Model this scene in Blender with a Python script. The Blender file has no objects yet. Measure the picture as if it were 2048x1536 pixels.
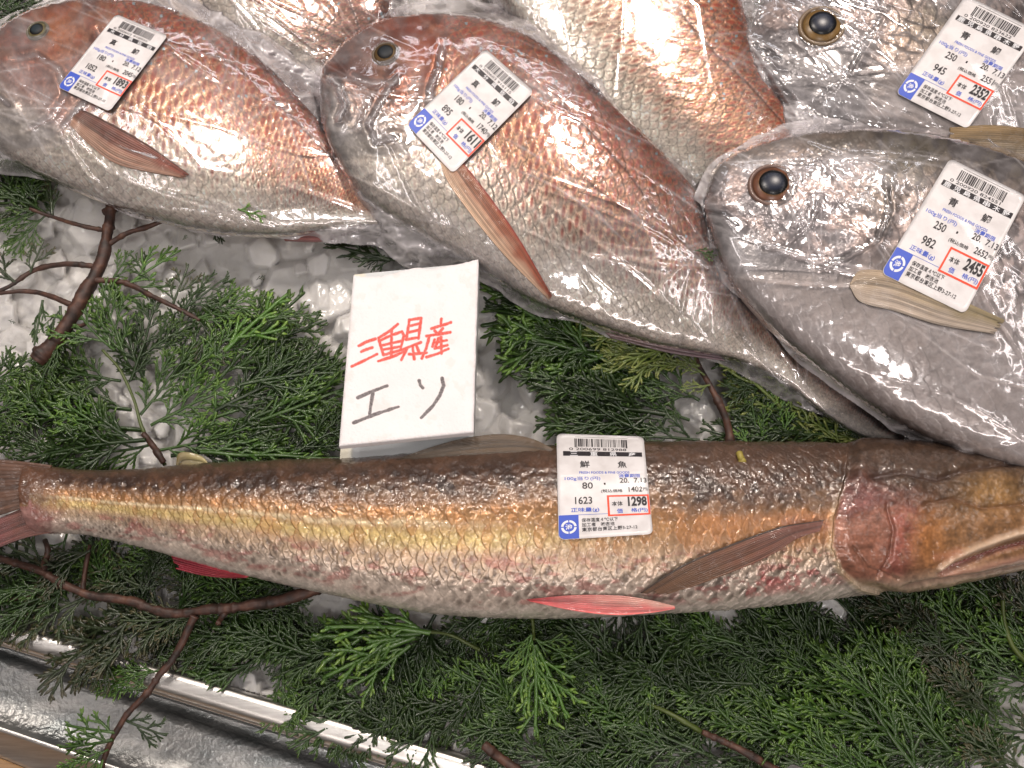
import bpy, bmesh, math, random
import numpy as np
from mathutils import Vector, Matrix

# ---------------------------------------------------------------- camera, world, lights, exposure
S = bpy.context.scene
COL = S.collection
LENS, DIST, TILT = 30.0, 0.467, math.radians(15)
CAMP = np.array([0.0, -math.sin(TILT) * DIST, math.cos(TILT) * DIST])
cam_d = bpy.data.cameras.new("camera"); cam = bpy.data.objects.new("camera", cam_d); COL.objects.link(cam)
cam_d.lens = LENS; cam_d.sensor_width = 36; cam_d.clip_start = 0.01; cam_d.clip_end = 50
cam.location = CAMP; cam.rotation_euler = (TILT, 0, 0)
S.camera = cam
W = bpy.data.worlds.new("World"); S.world = W; W.use_nodes = True
wn = W.node_tree.nodes; wl = W.node_tree.links
bg = wn["Background"]; bg.inputs[1].default_value = 0.27
# dim hall above the counter: warm grey, a little lighter overhead
tc = wn.new("ShaderNodeTexCoord"); sp = wn.new("ShaderNodeSeparateXYZ"); rp = wn.new("ShaderNodeValToRGB")
nz = wn.new("ShaderNodeTexNoise"); nz.inputs["Scale"].default_value = 3.2; nz.inputs["Detail"].default_value = 3
ad = wn.new("ShaderNodeMath"); ad.operation = 'MULTIPLY_ADD'; ad.inputs[1].default_value = 0.9
sb = wn.new("ShaderNodeMath"); sb.operation = 'SUBTRACT'; sb.inputs[1].default_value = 0.45
wl.new(tc.outputs["Generated"], sp.inputs[0]); wl.new(tc.outputs["Generated"], nz.inputs["Vector"])
wl.new(nz.outputs["Fac"], ad.inputs[0]); wl.new(sp.outputs["Z"], ad.inputs[2]); wl.new(ad.outputs[0], sb.inputs[0])
wl.new(sb.outputs[0], rp.inputs[0]); wl.new(rp.outputs[0], bg.inputs[0])
rp.color_ramp.elements[0].position = 0.0; rp.color_ramp.elements[0].color = (0.36, 0.31, 0.285, 1)
rp.color_ramp.elements[1].position = 1.0; rp.color_ramp.elements[1].color = (0.62, 0.54, 0.51, 1)
def lamp(name, loc, target, size, watts, colour):
    d = bpy.data.lights.new(name, 'AREA'); d.shape = 'DISK'; d.size = size; d.energy = watts; d.color = colour
    o = bpy.data.objects.new(name, d); COL.objects.link(o); o.location = loc
    o.rotation_euler = (Vector(target) - Vector(loc)).to_track_quat('-Z', 'Y').to_euler()
lamp("market_lamp", (0.30, 0.86, 1.10), (0.05, 0.05, 0), 0.14, 10.0, (1.0, 0.88, 0.78))
lamp("market_lamp", (-0.38, 0.62, 1.15), (-0.05, 0.0, 0), 0.14, 7.5, (1.0, 0.90, 0.81))
lamp("market_lamp", (0.02, -0.34, 1.30), (0, 0, 0), 0.20, 3.4, (1.0, 0.95, 0.92))
def tube(name, loc, target, length, width, watts, colour, along):  # long area light, added for highlights and fill
    d = bpy.data.lights.new(name, 'AREA'); d.shape = 'RECTANGLE'; d.size = length; d.size_y = width; d.energy = watts; d.color = colour
    o = bpy.data.objects.new(name, d); COL.objects.link(o); o.location = loc
    z = (Vector(loc) - Vector(target)).normalized(); x = (Vector(along) - z * z.dot(Vector(along))).normalized(); y = z.cross(x)
    o.rotation_euler = Matrix((x, y, z)).transposed().to_euler()
tube("added_strip_light", (-0.85, 0.25, 1.25), (0, 0, 0), 1.2, 0.04, 3.0, (1.0, 0.93, 0.90), (0, 1, 0))  # added strip at the left, draws line highlights on the bag film
tube("added_strip_light", (0.85, 0.20, 1.20), (0, 0, 0), 1.2, 0.04, 3.0, (1.0, 0.93, 0.90), (0, 1, 0))  # its added counterpart at the right, for the same film highlights
tube("added_strip_light", (0.0, 1.50, 0.95), (0, 0, 0), 1.6, 0.05, 2.6, (0.96, 0.96, 1.0), (1, 0, 0))  # added strip behind the counter, for highlights on film and wet skin
tube("added_strip_light", (0.0, -1.0, 1.05), (0, 0, 0), 1.4, 0.10, 7.5, (1.0, 0.90, 0.85), (1, 0, 0))  # added front fill, lightens the bellies facing away from the key lamps
S.view_settings.view_transform = 'Standard'; S.view_settings.look = 'None'
S.view_settings.exposure = -0.12; S.view_settings.gamma = 1.0
try: S.view_settings.use_curve_mapping = False
except Exception: pass
S.render.engine = 'CYCLES'
S.cycles.use_denoising = True
S.cycles.max_bounces = 10; S.cycles.transparent_max_bounces = 16
S.cycles.caustics_reflective = False; S.cycles.caustics_refractive = False
S.cycles.sample_clamp_indirect = 6.0

# ---------------------------------------------------------------- helpers
K = 18.0 / LENS
RT = np.array([1.0, 0, 0]); UPV = np.array([0, math.cos(TILT), math.sin(TILT)]); FW = np.array([0, math.sin(TILT), -math.cos(TILT)])
def P(px, py, z):
    """the point of the counter at height z that a spot measured on the reference stands at"""
    px = np.asarray(px, float); py = np.asarray(py, float); z = np.asarray(z, float)
    a = (px - 1024) / 1024 * K; b = (768 - py) / 1024 * K
    d = a[..., None] * RT + b[..., None] * UPV + FW
    t = (z - CAMP[2]) / d[..., 2]
    return CAMP + d * t[..., None]
def Q(p):
    """reference coordinates of world points"""
    r = p - CAMP
    f = r @ FW
    return 1024 + (r @ RT) / f / K * 1024, 768 - (r @ UPV) / f / K * 1024
def lin(r, g, b):
    f = lambda c: (c / 255.0 / 12.92) if c / 255.0 <= 0.04045 else ((c / 255.0 + 0.055) / 1.055) ** 2.4
    return np.array([f(r), f(g), f(b)])
def tag(o, label=None, cat=None, group=None, kind=None):
    if label: o["label"] = label
    if cat: o["category"] = cat
    if group: o["group"] = group
    if kind: o["kind"] = kind
    return o
def empty(name, loc=(0, 0, 0)):
    o = bpy.data.objects.new(name, None); COL.objects.link(o); o.location = loc; o.empty_display_size = 0.01
    return o
def link(name, me, mat=None, parent=None):
    o = bpy.data.objects.new(name, me); COL.objects.link(o)
    if mat is not None and len(me.materials) == 0: me.materials.append(mat)
    if parent is not None:
        o.parent = parent
        o.matrix_parent_inverse = Matrix.Translation(-Vector(parent.location))
    return o
def mesh_np(name, verts, faces, smooth=True, attrs=None):
    """faces: (n,4) or (n,3) int array"""
    me = bpy.data.meshes.new(name)
    verts = np.ascontiguousarray(verts, np.float32); faces = np.ascontiguousarray(faces, np.int32)
    n, k = faces.shape
    me.vertices.add(len(verts)); me.vertices.foreach_set("co", verts.ravel())
    me.loops.add(n * k); me.loops.foreach_set("vertex_index", faces.ravel())
    me.polygons.add(n); me.polygons.foreach_set("loop_start", np.arange(n, dtype=np.int32) * k)
    me.polygons.foreach_set("use_smooth", np.full(n, smooth, dtype=bool))
    me.update(calc_edges=True)
    for an, arr in (attrs or {}).items():
        if arr.ndim == 2:
            a = me.attributes.new(an, 'FLOAT_COLOR', 'POINT')
            c = np.ones((len(verts), 4), np.float32); c[:, :arr.shape[1]] = arr
            a.data.foreach_set("color", c.ravel())
        else:
            a = me.attributes.new(an, 'FLOAT', 'POINT'); a.data.foreach_set("value", arr.astype(np.float32).ravel())
    me.validate()
    return me
class MB:
    def __init__(s): s.v = []; s.f = []; s.n = 0; s.a = []
    def add(s, v, f, a=None):
        v = np.asarray(v, float); s.v.append(v); s.f.append(np.asarray(f, int) + s.n); s.n += len(v)
        s.a.append(np.full(len(v), 0.0) if a is None else np.asarray(a, float) * np.ones(len(v)))
    def mesh(s, name, smooth=True, attr=None):
        return mesh_np(name, np.concatenate(s.v), np.concatenate(s.f), smooth, {attr: np.concatenate(s.a)} if attr else None)
def h2(ix, iy, seed):
    n = (ix.astype(np.int64) * 374761393 + iy.astype(np.int64) * 668265263 + seed * 1442695041) & 0xffffffff
    n = ((n ^ (n >> 13)) * 1274126177) & 0xffffffff
    n = ((n ^ (n >> 16)) * 2246822519) & 0xffffffff
    return ((n ^ (n >> 15)) & 0xffffff) / float(0xffffff)
def vn(x, y, seed=0):
    x = np.asarray(x, float); y = np.asarray(y, float)
    ix = np.floor(x); iy = np.floor(y); fx = x - ix; fy = y - iy
    fx = fx * fx * (3 - 2 * fx); fy = fy * fy * (3 - 2 * fy)
    a = h2(ix, iy, seed); b = h2(ix + 1, iy, seed); c = h2(ix, iy + 1, seed); d = h2(ix + 1, iy + 1, seed)
    return (a * (1 - fx) + b * fx) * (1 - fy) + (c * (1 - fx) + d * fx) * fy
def fbm(x, y, seed=0, o=4):
    s = 0; a = 0.5; t = 0
    for i in range(o):
        s = s + a * vn(x * 2 ** i, y * 2 ** i, seed + i * 17); t += a; a *= 0.5
    return s / t
def sst(a, b, x):
    t = np.clip((x - a) / (b - a), 0, 1); return t * t * (3 - 2 * t)
def crom(pts, n):
    """Catmull-Rom through rows of pts, n samples evenly by index arc length (first two columns)"""
    p = np.asarray(pts, float)
    q = np.vstack([2 * p[0] - p[1], p, 2 * p[-1] - p[-2]])
    out = []
    for i in range(1, len(q) - 2):
        for t in np.linspace(0, 1, 24, endpoint=(i == len(q) - 3)):
            a, b, c, d = q[i - 1], q[i], q[i + 1], q[i + 2]
            out.append(0.5 * ((2 * b) + (-a + c) * t + (2 * a - 5 * b + 4 * c - d) * t * t + (-a + 3 * b - 3 * c + d) * t ** 3))
    out = np.array(out)
    return out
def resample(arr, cum, n):
    t = np.linspace(0, cum[-1], n)
    return np.stack([np.interp(t, cum, arr[:, k]) for k in range(arr.shape[1])], 1), t
def polydist(px, py, pts):
    """distance to a polyline and fraction along it, also side sign"""
    pts = np.asarray(pts, float)
    best = np.full(px.shape, 1e9); fr = np.zeros(px.shape); sd = np.zeros(px.shape)
    seg = np.hypot(*(pts[1:] - pts[:-1]).T); cum = np.concatenate([[0], np.cumsum(seg)])
    for i in range(len(pts) - 1):
        a = pts[i]; d = pts[i + 1] - a; L2 = d @ d + 1e-9
        t = np.clip(((px - a[0]) * d[0] + (py - a[1]) * d[1]) / L2, 0, 1)
        dx = px - a[0] - t * d[0]; dy = py - a[1] - t * d[1]
        r = np.hypot(dx, dy); m = r < best
        best = np.where(m, r, best); fr = np.where(m, (cum[i] + t * seg[i]) / cum[-1], fr)
        sd = np.where(m, np.sign(d[0] * dy - d[1] * dx), sd)
    return best, fr, sd
def inpoly(px, py, pts):
    pts = np.asarray(pts, float); c = np.zeros(px.shape, bool)
    x1, y1 = pts[-1]
    for x2, y2 in pts:
        with np.errstate(divide='ignore', invalid='ignore'):
            m = ((y2 > py) != (y1 > py)) & (px < (x1 - x2) * (py - y2) / (y1 - y2 + 1e-12) + x2)
        c ^= m; x1, y1 = x2, y2
    return c
def gridfaces(nu, nv, wrap=False):
    i = np.arange(nu - 1)[:, None]; j = np.arange(nv if wrap else nv - 1)[None, :]
    j2 = (j + 1) % nv
    return np.stack([i * nv + j, i * nv + j2, (i + 1) * nv + j2, (i + 1) * nv + j], -1).reshape(-1, 4)

# ---------------------------------------------------------------- materials
def mat(name, base=(0.5, 0.5, 0.5), rough=0.5, metal=0.0, **kw):
    m = bpy.data.materials.new(name); m.use_nodes = True
    b = m.node_tree.nodes["Principled BSDF"]
    b.inputs["Base Color"].default_value = (*base, 1); b.inputs["Roughness"].default_value = rough; b.inputs["Metallic"].default_value = metal
    for k, v in kw.items(): b.inputs[k.replace("_", " ")].default_value = v
    return m, m.node_tree.nodes, m.node_tree.links, b
def noise(n, l, scale, detail=3, coords="Object", rough=0.5, stretch=None):
    t = n.new("ShaderNodeTexCoord"); x = n.new("ShaderNodeTexNoise"); x.inputs["Scale"].default_value = scale
    x.inputs["Detail"].default_value = detail; x.inputs["Roughness"].default_value = rough
    if stretch:
        mp = n.new("ShaderNodeMapping"); mp.inputs["Scale"].default_value = stretch[:3]
        if len(stretch) > 3: mp.inputs["Rotation"].default_value = (0, 0, stretch[3])
        l.new(t.outputs[coords], mp.inputs[0]); l.new(mp.outputs[0], x.inputs["Vector"])
    else: l.new(t.outputs[coords], x.inputs["Vector"])
    return x
def bump(n, l, b, src, strength, dist, sock="Normal"):
    u = n.new("ShaderNodeBump"); u.inputs["Strength"].default_value = strength; u.inputs["Distance"].default_value = dist
    l.new(src, u.inputs["Height"]); l.new(u.outputs[0], b.inputs[sock]); return u
def ramp(n, l, src, stops):
    r = n.new("ShaderNodeValToRGB"); e = r.color_ramp.elements
    while len(e) < len(stops): e.new(0.5)
    for i, (p, c) in enumerate(stops): e[i].position = p; e[i].color = (*c, 1)
    l.new(src, r.inputs[0]); return r
def skin_mat(name, coat=0.6, rough=0.30, wetscale=900, wet=0.12):
    m, n, l, b = mat(name, rough=rough)
    a = n.new("ShaderNodeAttribute"); a.attribute_name = "tint"; l.new(a.outputs["Color"], b.inputs["Base Color"])
    g = n.new("ShaderNodeAttribute"); g.attribute_name = "silver"; l.new(g.outputs["Fac"], b.inputs["Metallic"])
    x = noise(n, l, wetscale, 2); bump(n, l, b, x.outputs["Fac"], 0.25, 0.0004)
    b.inputs["Coat Weight"].default_value = coat; b.inputs["Coat Roughness"].default_value = 0.06
    y = noise(n, l, 420, 2); bump(n, l, b, y.outputs["Fac"], wet, 0.0016, "Coat Normal")
    return m
M = {}
M["bream"] = skin_mat("bream_skin", 0.35, 0.33)
M["lizard"] = skin_mat("lizardfish_skin", 0.8, 0.36, 700, 0.4)
M["grey"] = skin_mat("grey_bream_skin", 0.35, 0.33)
def attr_mat(name, rough, coat=0.0, trans=0.0, **kw):
    m, n, l, b = mat(name, rough=rough, **kw)
    a = n.new("ShaderNodeAttribute"); a.attribute_name = "tint"; l.new(a.outputs["Color"], b.inputs["Base Color"])
    b.inputs["Coat Weight"].default_value = coat; b.inputs["Coat Roughness"].default_value = 0.08
    return m
M["fin"] = attr_mat("fin_membrane", 0.48, 0.2)
M["dulleye"] = attr_mat("clouded_eye", 0.5, 0.0, Specular_IOR_Level=0.3)
M["eye"] = attr_mat("eye_lens", 0.30, 0.0, Specular_IOR_Level=0.4)

# bag film: clear, glossy, slightly milky
def film_mat(name, milk, gl):
    m = bpy.data.materials.new(name); m.use_nodes = True; n = m.node_tree.nodes; l = m.node_tree.links
    n.remove(n["Principled BSDF"]); out = n["Material Output"]
    tr = n.new("ShaderNodeBsdfTransparent"); tr.inputs[0].default_value = (0.97, 0.97, 0.975, 1)
    gs = n.new("ShaderNodeBsdfGlossy"); gs.inputs["Roughness"].default_value = 0.13; gs.inputs[0].default_value = (0.98, 0.96, 0.98, 1)
    di = n.new("ShaderNodeBsdfDiffuse"); di.inputs[0].default_value = (0.80, 0.76, 0.78, 1)
    fr = n.new("ShaderNodeFresnel"); fr.inputs[0].default_value = 1.5
    mu = n.new("ShaderNodeMath"); mu.operation = 'MULTIPLY_ADD'; mu.inputs[1].default_value = gl; mu.inputs[2].default_value = 0.035; mu.use_clamp = True
    x = noise(n, l, 120, 2); bp = n.new("ShaderNodeBump"); bp.inputs["Strength"].default_value = 0.15; bp.inputs["Distance"].default_value = 0.0008
    l.new(x.outputs["Fac"], bp.inputs["Height"]); l.new(bp.outputs[0], gs.inputs["Normal"]); l.new(bp.outputs[0], fr.inputs["Normal"])
    m1 = n.new("ShaderNodeMixShader"); m2 = n.new("ShaderNodeMixShader")
    y = noise(n, l, 55, 4); rr = n.new("ShaderNodeMapRange"); rr.inputs[1].default_value = 0.35; rr.inputs[2].default_value = 0.75
    rr.inputs[3].default_value = 0.6; rr.inputs[4].default_value = 1.3
    fa = n.new("ShaderNodeAttribute"); fa.attribute_name = "folds"; fm = n.new("ShaderNodeMath"); fm.operation = 'MULTIPLY'; fm.use_clamp = True
    l.new(y.outputs["Fac"], rr.inputs[0]); l.new(rr.outputs[0], fm.inputs[0]); l.new(fa.outputs["Fac"], fm.inputs[1]); l.new(fm.outputs[0], m1.inputs[0])
    l.new(tr.outputs[0], m1.inputs[1]); l.new(di.outputs[0], m1.inputs[2])
    l.new(fr.outputs[0], mu.inputs[0]); l.new(mu.outputs[0], m2.inputs[0]); l.new(m1.outputs[0], m2.inputs[1]); l.new(gs.outputs[0], m2.inputs[2])
    l.new(m2.outputs[0], out.inputs[0]); return m
M["film"] = film_mat("clear_bag_film", 1.0, 2.0)

# ---------------------------------------------------------------- fish
def scales(s, t, hexb, seed):
    """overlapping scales on a staggered lattice, s grows to the tail, t across.
    returns height 0..1, local coords, id hash"""
    R = 0.98
    best = np.full(s.shape, 1e9); ls = np.zeros(s.shape); lt = np.zeros(s.shape); hid = np.zeros(s.shape)
    j0 = np.round(t / hexb)
    for dj in (-2, -1, 0, 1, 2):
        j = j0 + dj; off = 0.5 * (np.mod(j, 2))
        i0 = np.round(s - off)
        for di in (-1, 0, 1):
            i = i0 + di
            jit = (h2(i, j, seed) - 0.5) * 0.10
            cs = i + off + jit; ct = j * hexb + (h2(i, j, seed + 5) - 0.5) * 0.06
            ds = s - cs; dt = (t - ct) / (hexb * 1.28)
            ok = (ds * ds / (0.78 * 0.78) + dt * dt) < R
            m = ok & (cs < best)
            best = np.where(m, cs, best); ls = np.where(m, ds, ls); lt = np.where(m, dt, lt)
            hid = np.where(m, h2(i, j, seed + 9), hid)
    rim = np.sqrt(np.clip(ls * ls / 0.6084 + lt * lt, 0, 1.2))
    return ls, lt, rim, hid
ZB0, ZBS = -400.0, 4.0
ZBW = int((2560 + 400) / ZBS); ZBH = int((1800 + 400) / ZBS)
class Fish: pass
def fish(st, zup, zdn, nu, nv, rows, p=0.8, hexb=0.5, seed=1, paint=None, lump=0.0):
    """st rows: dorsal x,y, ventral x,y, zmid, thickness. head first."""
    c = crom(st, 0)
    mid = np.stack([(c[:, 0] + c[:, 2]) / 2, (c[:, 1] + c[:, 3]) / 2], 1)
    cum = np.concatenate([[0], np.cumsum(np.hypot(*(mid[1:] - mid[:-1]).T) + 0.25 * np.abs(np.diff(np.hypot(c[:, 0] - c[:, 2], c[:, 1] - c[:, 3]))))])
    c, u = resample(c, cum, nu)
    D = P(c[:, 0], c[:, 1], c[:, 4]); V = P(c[:, 2], c[:, 3], c[:, 4])
    ph = np.concatenate([np.linspace(0, np.pi, nv), np.linspace(np.pi, 2 * np.pi, 16)[1:-1]])
    w = (1 - np.cos(ph)) / 2; sn = np.abs(np.sin(ph)) ** p
    side = np.where(ph <= np.pi, 1.0, -1.0)
    h = np.clip(c[:, 5], 0.0004, None)
    pos = D[:, None] * (1 - w)[None, :, None] + V[:, None] * w[None, :, None]
    pos[..., 2] += h[:, None] * (sn * np.where(side > 0, zup, -zdn))[None]
    nvt = len(ph)
    wid = np.linalg.norm(D - V, axis=1); scs = np.clip(wid, 0.012, None) * 1.15 / rows
    midw = (D + V) / 2; ds = np.concatenate([[0], np.linalg.norm(midw[1:] - midw[:-1], axis=1)])
    s = np.cumsum(ds / scs)[:, None] + 0 * w[None]
    # curve the columns of scales a little, as they sit on the flank
    t = (ph / np.pi * rows)[None] + 0 * s
    s = s + 0.9 * np.sin(ph)[None] * (rows / 10.0)
    # normals
    du = np.gradient(pos, axis=0); dv = np.roll(pos, -1, 1) - np.roll(pos, 1, 1)
    N = np.cross(du, dv); N /= np.linalg.norm(N, axis=-1, keepdims=True) + 1e-12
    cy = pos[nu // 2, nv // 2]; flip = N[nu // 2, nv // 2, 2] < 0
    if flip: N = -N
    qx, qy = Q(pos.reshape(-1, 3)); qx = qx.reshape(pos.shape[:2]); qy = qy.reshape(pos.shape[:2])
    un = (u / u[-1])[:, None] + 0 * w[None]; wn_ = w[None] + 0 * un
    ls, lt, rim, hid = scales(s, t, hexb, seed)
    info = dict(u=un, w=wn_, qx=qx, qy=qy, s=s, t=t, ls=ls, lt=lt, rim=rim, hid=hid, scs=scs[:, None] + 0 * wn_, top=(side > 0)[None] | (un < 0))
    col, silver, disp = paint(info)
    pos = pos + N * disp[..., None]
    f = gridfaces(nu, nvt, True)
    if not flip: f = f[:, ::-1]
    me = mesh_np("body", pos.reshape(-1, 3), f, True, {"tint": col.reshape(-1, 3), "silver": silver.reshape(-1)})
    F = Fish(); F.me = me
    top = pos[:, :nv].reshape(-1, 3); x, y = Q(top)
    Z = np.full((ZBH, ZBW), -1.0)
    ix = ((x - ZB0) / ZBS).astype(int); iy = ((y - ZB0) / ZBS).astype(int)
    ok = (ix >= 0) & (iy >= 0) & (ix < ZBW) & (iy < ZBH)
    np.maximum.at(Z, (iy[ok], ix[ok]), top[ok, 2])
    for _ in range(2):     # close pin holes
        nb = np.maximum.reduce([np.roll(Z, 1, 0), np.roll(Z, -1, 0), np.roll(Z, 1, 1), np.roll(Z, -1, 1)])
        cnt = sum((np.roll(Z, a, b) > 0).astype(int) for a, b in ((1, 0), (-1, 0), (1, 1), (-1, 1)))
        Z = np.where((Z < 0) & (cnt >= 3), nb, Z)
    F.Z = Z; F.base = Vector(P(np.mean(c[:, 0]), np.mean(c[:, 1]), 0.0))
    return F
def zat(Z, px, py, default=None):
    ix = np.clip(((np.asarray(px) - ZB0) / ZBS).astype(int), 0, ZBW - 1); iy = np.clip(((np.asarray(py) - ZB0) / ZBS).astype(int), 0, ZBH - 1)
    return Z[iy, ix]
def blur(Z, k):
    for ax in (0, 1):
        c = np.cumsum(np.concatenate([np.repeat(np.take(Z, [0], ax), k + 1, ax), Z, np.repeat(np.take(Z, [-1], ax), k, ax)], ax), ax)
        n = Z.shape[ax]
        Z = (np.take(c, np.arange(2 * k + 1, n + 2 * k + 1), ax) - np.take(c, np.arange(0, n), ax)) / (2 * k + 1)
    return Z
def bil(Z, px, py):
    x = (px - ZB0) / ZBS - 0.5; y = (py - ZB0) / ZBS - 0.5
    x = np.clip(x, 0, ZBW - 2.001); y = np.clip(y, 0, ZBH - 2.001)
    ix = x.astype(int); iy = y.astype(int); fx = x - ix; fy = y - iy
    return (Z[iy, ix] * (1 - fx) + Z[iy, ix + 1] * fx) * (1 - fy) + (Z[iy + 1, ix] * (1 - fx) + Z[iy + 1, ix + 1] * fx) * fy

def mixc(a, b, t):
    return a * (1 - t[..., None]) + b * t[..., None]
def stroke(I, pts, w):
    d, fr, sd = polydist(I["qx"], I["qy"], pts)
    return np.exp(-(d / w) ** 2), fr, sd, d

# ---------------------------------------------------------------- the counter: tray rim, trough, wood, ice
def strip(name, rows, mat_, parent=None, kind=None, nseg=60, rough=0.0):
    """rows: list of (line p0, line p1, z) - a profile swept along the front of the counter"""
    v = []
    for (a, b, z) in rows:
        t = np.linspace(0, 1, nseg)[:, None]
        v.append(P(a[0] + (b[0] - a[0]) * t[:, 0], a[1] + (b[1] - a[1]) * t[:, 0], z))
    v = np.stack(v, 0)
    me = mesh_np(name, v.reshape(-1, 3), gridfaces(len(rows), nseg), True)
    o = link(name, me, mat_, parent)
    if kind: o["kind"] = kind
    return o
def line(x0, y0, x1, y1, z, e=0.45):
    dx, dy = x1 - x0, y1 - y0
    return ((x0 - dx * e, y0 - dy * e), (x1 + dx * e, y1 + dy * e), z)
ms, n, l, b = mat("brushed_steel", (0.62, 0.61, 0.60), 0.22, 1.0)
x = noise(n, l, 60, 5, "Object", 0.6, (1, 14, 1, -0.28)); r = ramp(n, l, x.outputs["Fac"], [(0.3, (0.60, 0.58, 0.55)), (0.7, (0.80, 0.78, 0.75))]); l.new(r.outputs[0], b.inputs["Base Color"])
x2 = noise(n, l, 300, 4, "Object", 0.6, (1, 20, 1, 1.1)); bump(n, l, b, x2.outputs["Fac"], 0.12, 0.0003)
mr = n.new("ShaderNodeMapRange"); mr.inputs[3].default_value = 0.28; mr.inputs[4].default_value = 0.46; l.new(x.outputs["Fac"], mr.inputs[0]); l.new(mr.outputs[0], b.inputs["Roughness"])
mt, n, l, b = mat("wet_galvanised_trough", (0.3, 0.32, 0.32), 0.25, 0.7)
x = noise(n, l, 28, 6, "Object", 0.65, (0.6, 1.6, 1, -0.28)); r = ramp(n, l, x.outputs["Fac"], [(0.35, (0.22, 0.24, 0.24)), (0.52, (0.38, 0.38, 0.37)), (0.7, (0.60, 0.58, 0.55))]); l.new(r.outputs[0], b.inputs["Base Color"])
x2 = noise(n, l, 330, 4); bump(n, l, b, x2.outputs["Fac"], 0.45, 0.0018)
mr = n.new("ShaderNodeMapRange"); mr.inputs[3].default_value = 0.12; mr.inputs[4].default_value = 0.55; l.new(x.outputs["Fac"], mr.inputs[0]); l.new(mr.outputs[0], b.inputs["Roughness"])
md, n, l, b = mat("gap_shade_black", (0.01, 0.01, 0.01), 0.3)  # near-black colour puts the shade of the gap into the wall
mw, n, l, b = mat("wooden_board", (0.3, 0.17, 0.07), 0.5)
x = noise(n, l, 40, 5, "Object", 0.6, (1, 12, 1, -0.28)); r = ramp(n, l, x.outputs["Fac"], [(0.3, (0.16, 0.08, 0.035)), (0.7, (0.38, 0.22, 0.09))]); l.new(r.outputs[0], b.inputs["Base Color"])

# rim: inner wall, rolled top, front face, return lip
t_ = empty("tray_rim", P(300, 1370, 0)); tag(t_, "bright stainless steel rim running diagonally along the front of the fish counter", "tray rim")
strip("rim_top", [line(0, 1231, 985, 1520, -0.030), line(0, 1238, 985, 1528, -0.001), line(0, 1243, 985, 1533, 0.0045), line(0, 1247, 985, 1538, 0.0058),
                  line(0, 1256, 985, 1550, 0.0062), line(0, 1270, 985, 1566, 0.0060), line(0, 1279, 985, 1578, 0.0055), line(0, 1284, 985, 1586, 0.0035), line(0, 1287, 985, 1592, -0.001)], ms, t_)
strip("rim_lip", [line(0, 1287.5, 985, 1592.6, -0.0015), line(0, 1290, 985, 1596, -0.002), line(0, 1291, 985, 1598, -0.006)], ms, t_)
t_ = empty("drain_trough", P(200, 1450, -0.04)); tag(t_, "wet grey metal drain trough below the steel rim at the lower left", "trough")
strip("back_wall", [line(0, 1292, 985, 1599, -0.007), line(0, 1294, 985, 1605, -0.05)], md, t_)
strip("channel", [line(0, 1294, 985, 1606, -0.0505), line(0, 1304, 985, 1640, -0.0505), line(0, 1308, 985, 1646, -0.046), line(0, 1330, 985, 1668, -0.044), line(0, 1380, 985, 1718, -0.046), line(0, 1440, 985, 1778, -0.044), line(0, 1452, 985, 1790, -0.040)], mt, t_)
strip("front_flange", [line(0, 1453, 985, 1791, -0.0395), line(0, 1459, 985, 1797, -0.0385), line(0, 1464, 985, 1802, -0.042), line(0, 1521, 985, 1915, -0.050)], ms, t_)
o = strip("wooden_board", [line(0, 1516, 985, 1910, -0.049), line(0, 1520, 985, 1914, -0.048), line(0, 1800, 985, 2194, -0.048), line(0, 1810, 985, 2204, -0.09)], mw)
tag(o, "edge of a brown wooden board in front of the drain trough, bottom left corner", "board")

mi, n, l, b = mat("crushed_ice", (0.6, 0.6, 0.61), 0.28)
x = noise(n, l, 75, 5); r = ramp(n, l, x.outputs["Fac"], [(0.3, (0.60, 0.59, 0.595)), (0.55, (0.74, 0.725, 0.73)), (0.75, (0.86, 0.85, 0.855))]); b.inputs["Subsurface Weight"].default_value = 0.9; b.inputs["Subsurface Radius"].default_value = (0.006, 0.006, 0.0065); b.inputs["Subsurface Scale"].default_value = 1.0
b.inputs["Transmission Weight"].default_value = 0.12; b.inputs["IOR"].default_value = 1.31
b.inputs["Coat Weight"].default_value = 0.25; b.inputs["Coat Roughness"].default_value = 0.1
x2 = noise(n, l, 420, 4); bump(n, l, b, x2.outputs["Fac"], 0.3, 0.001)
rng = np.random.default_rng(7)
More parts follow.
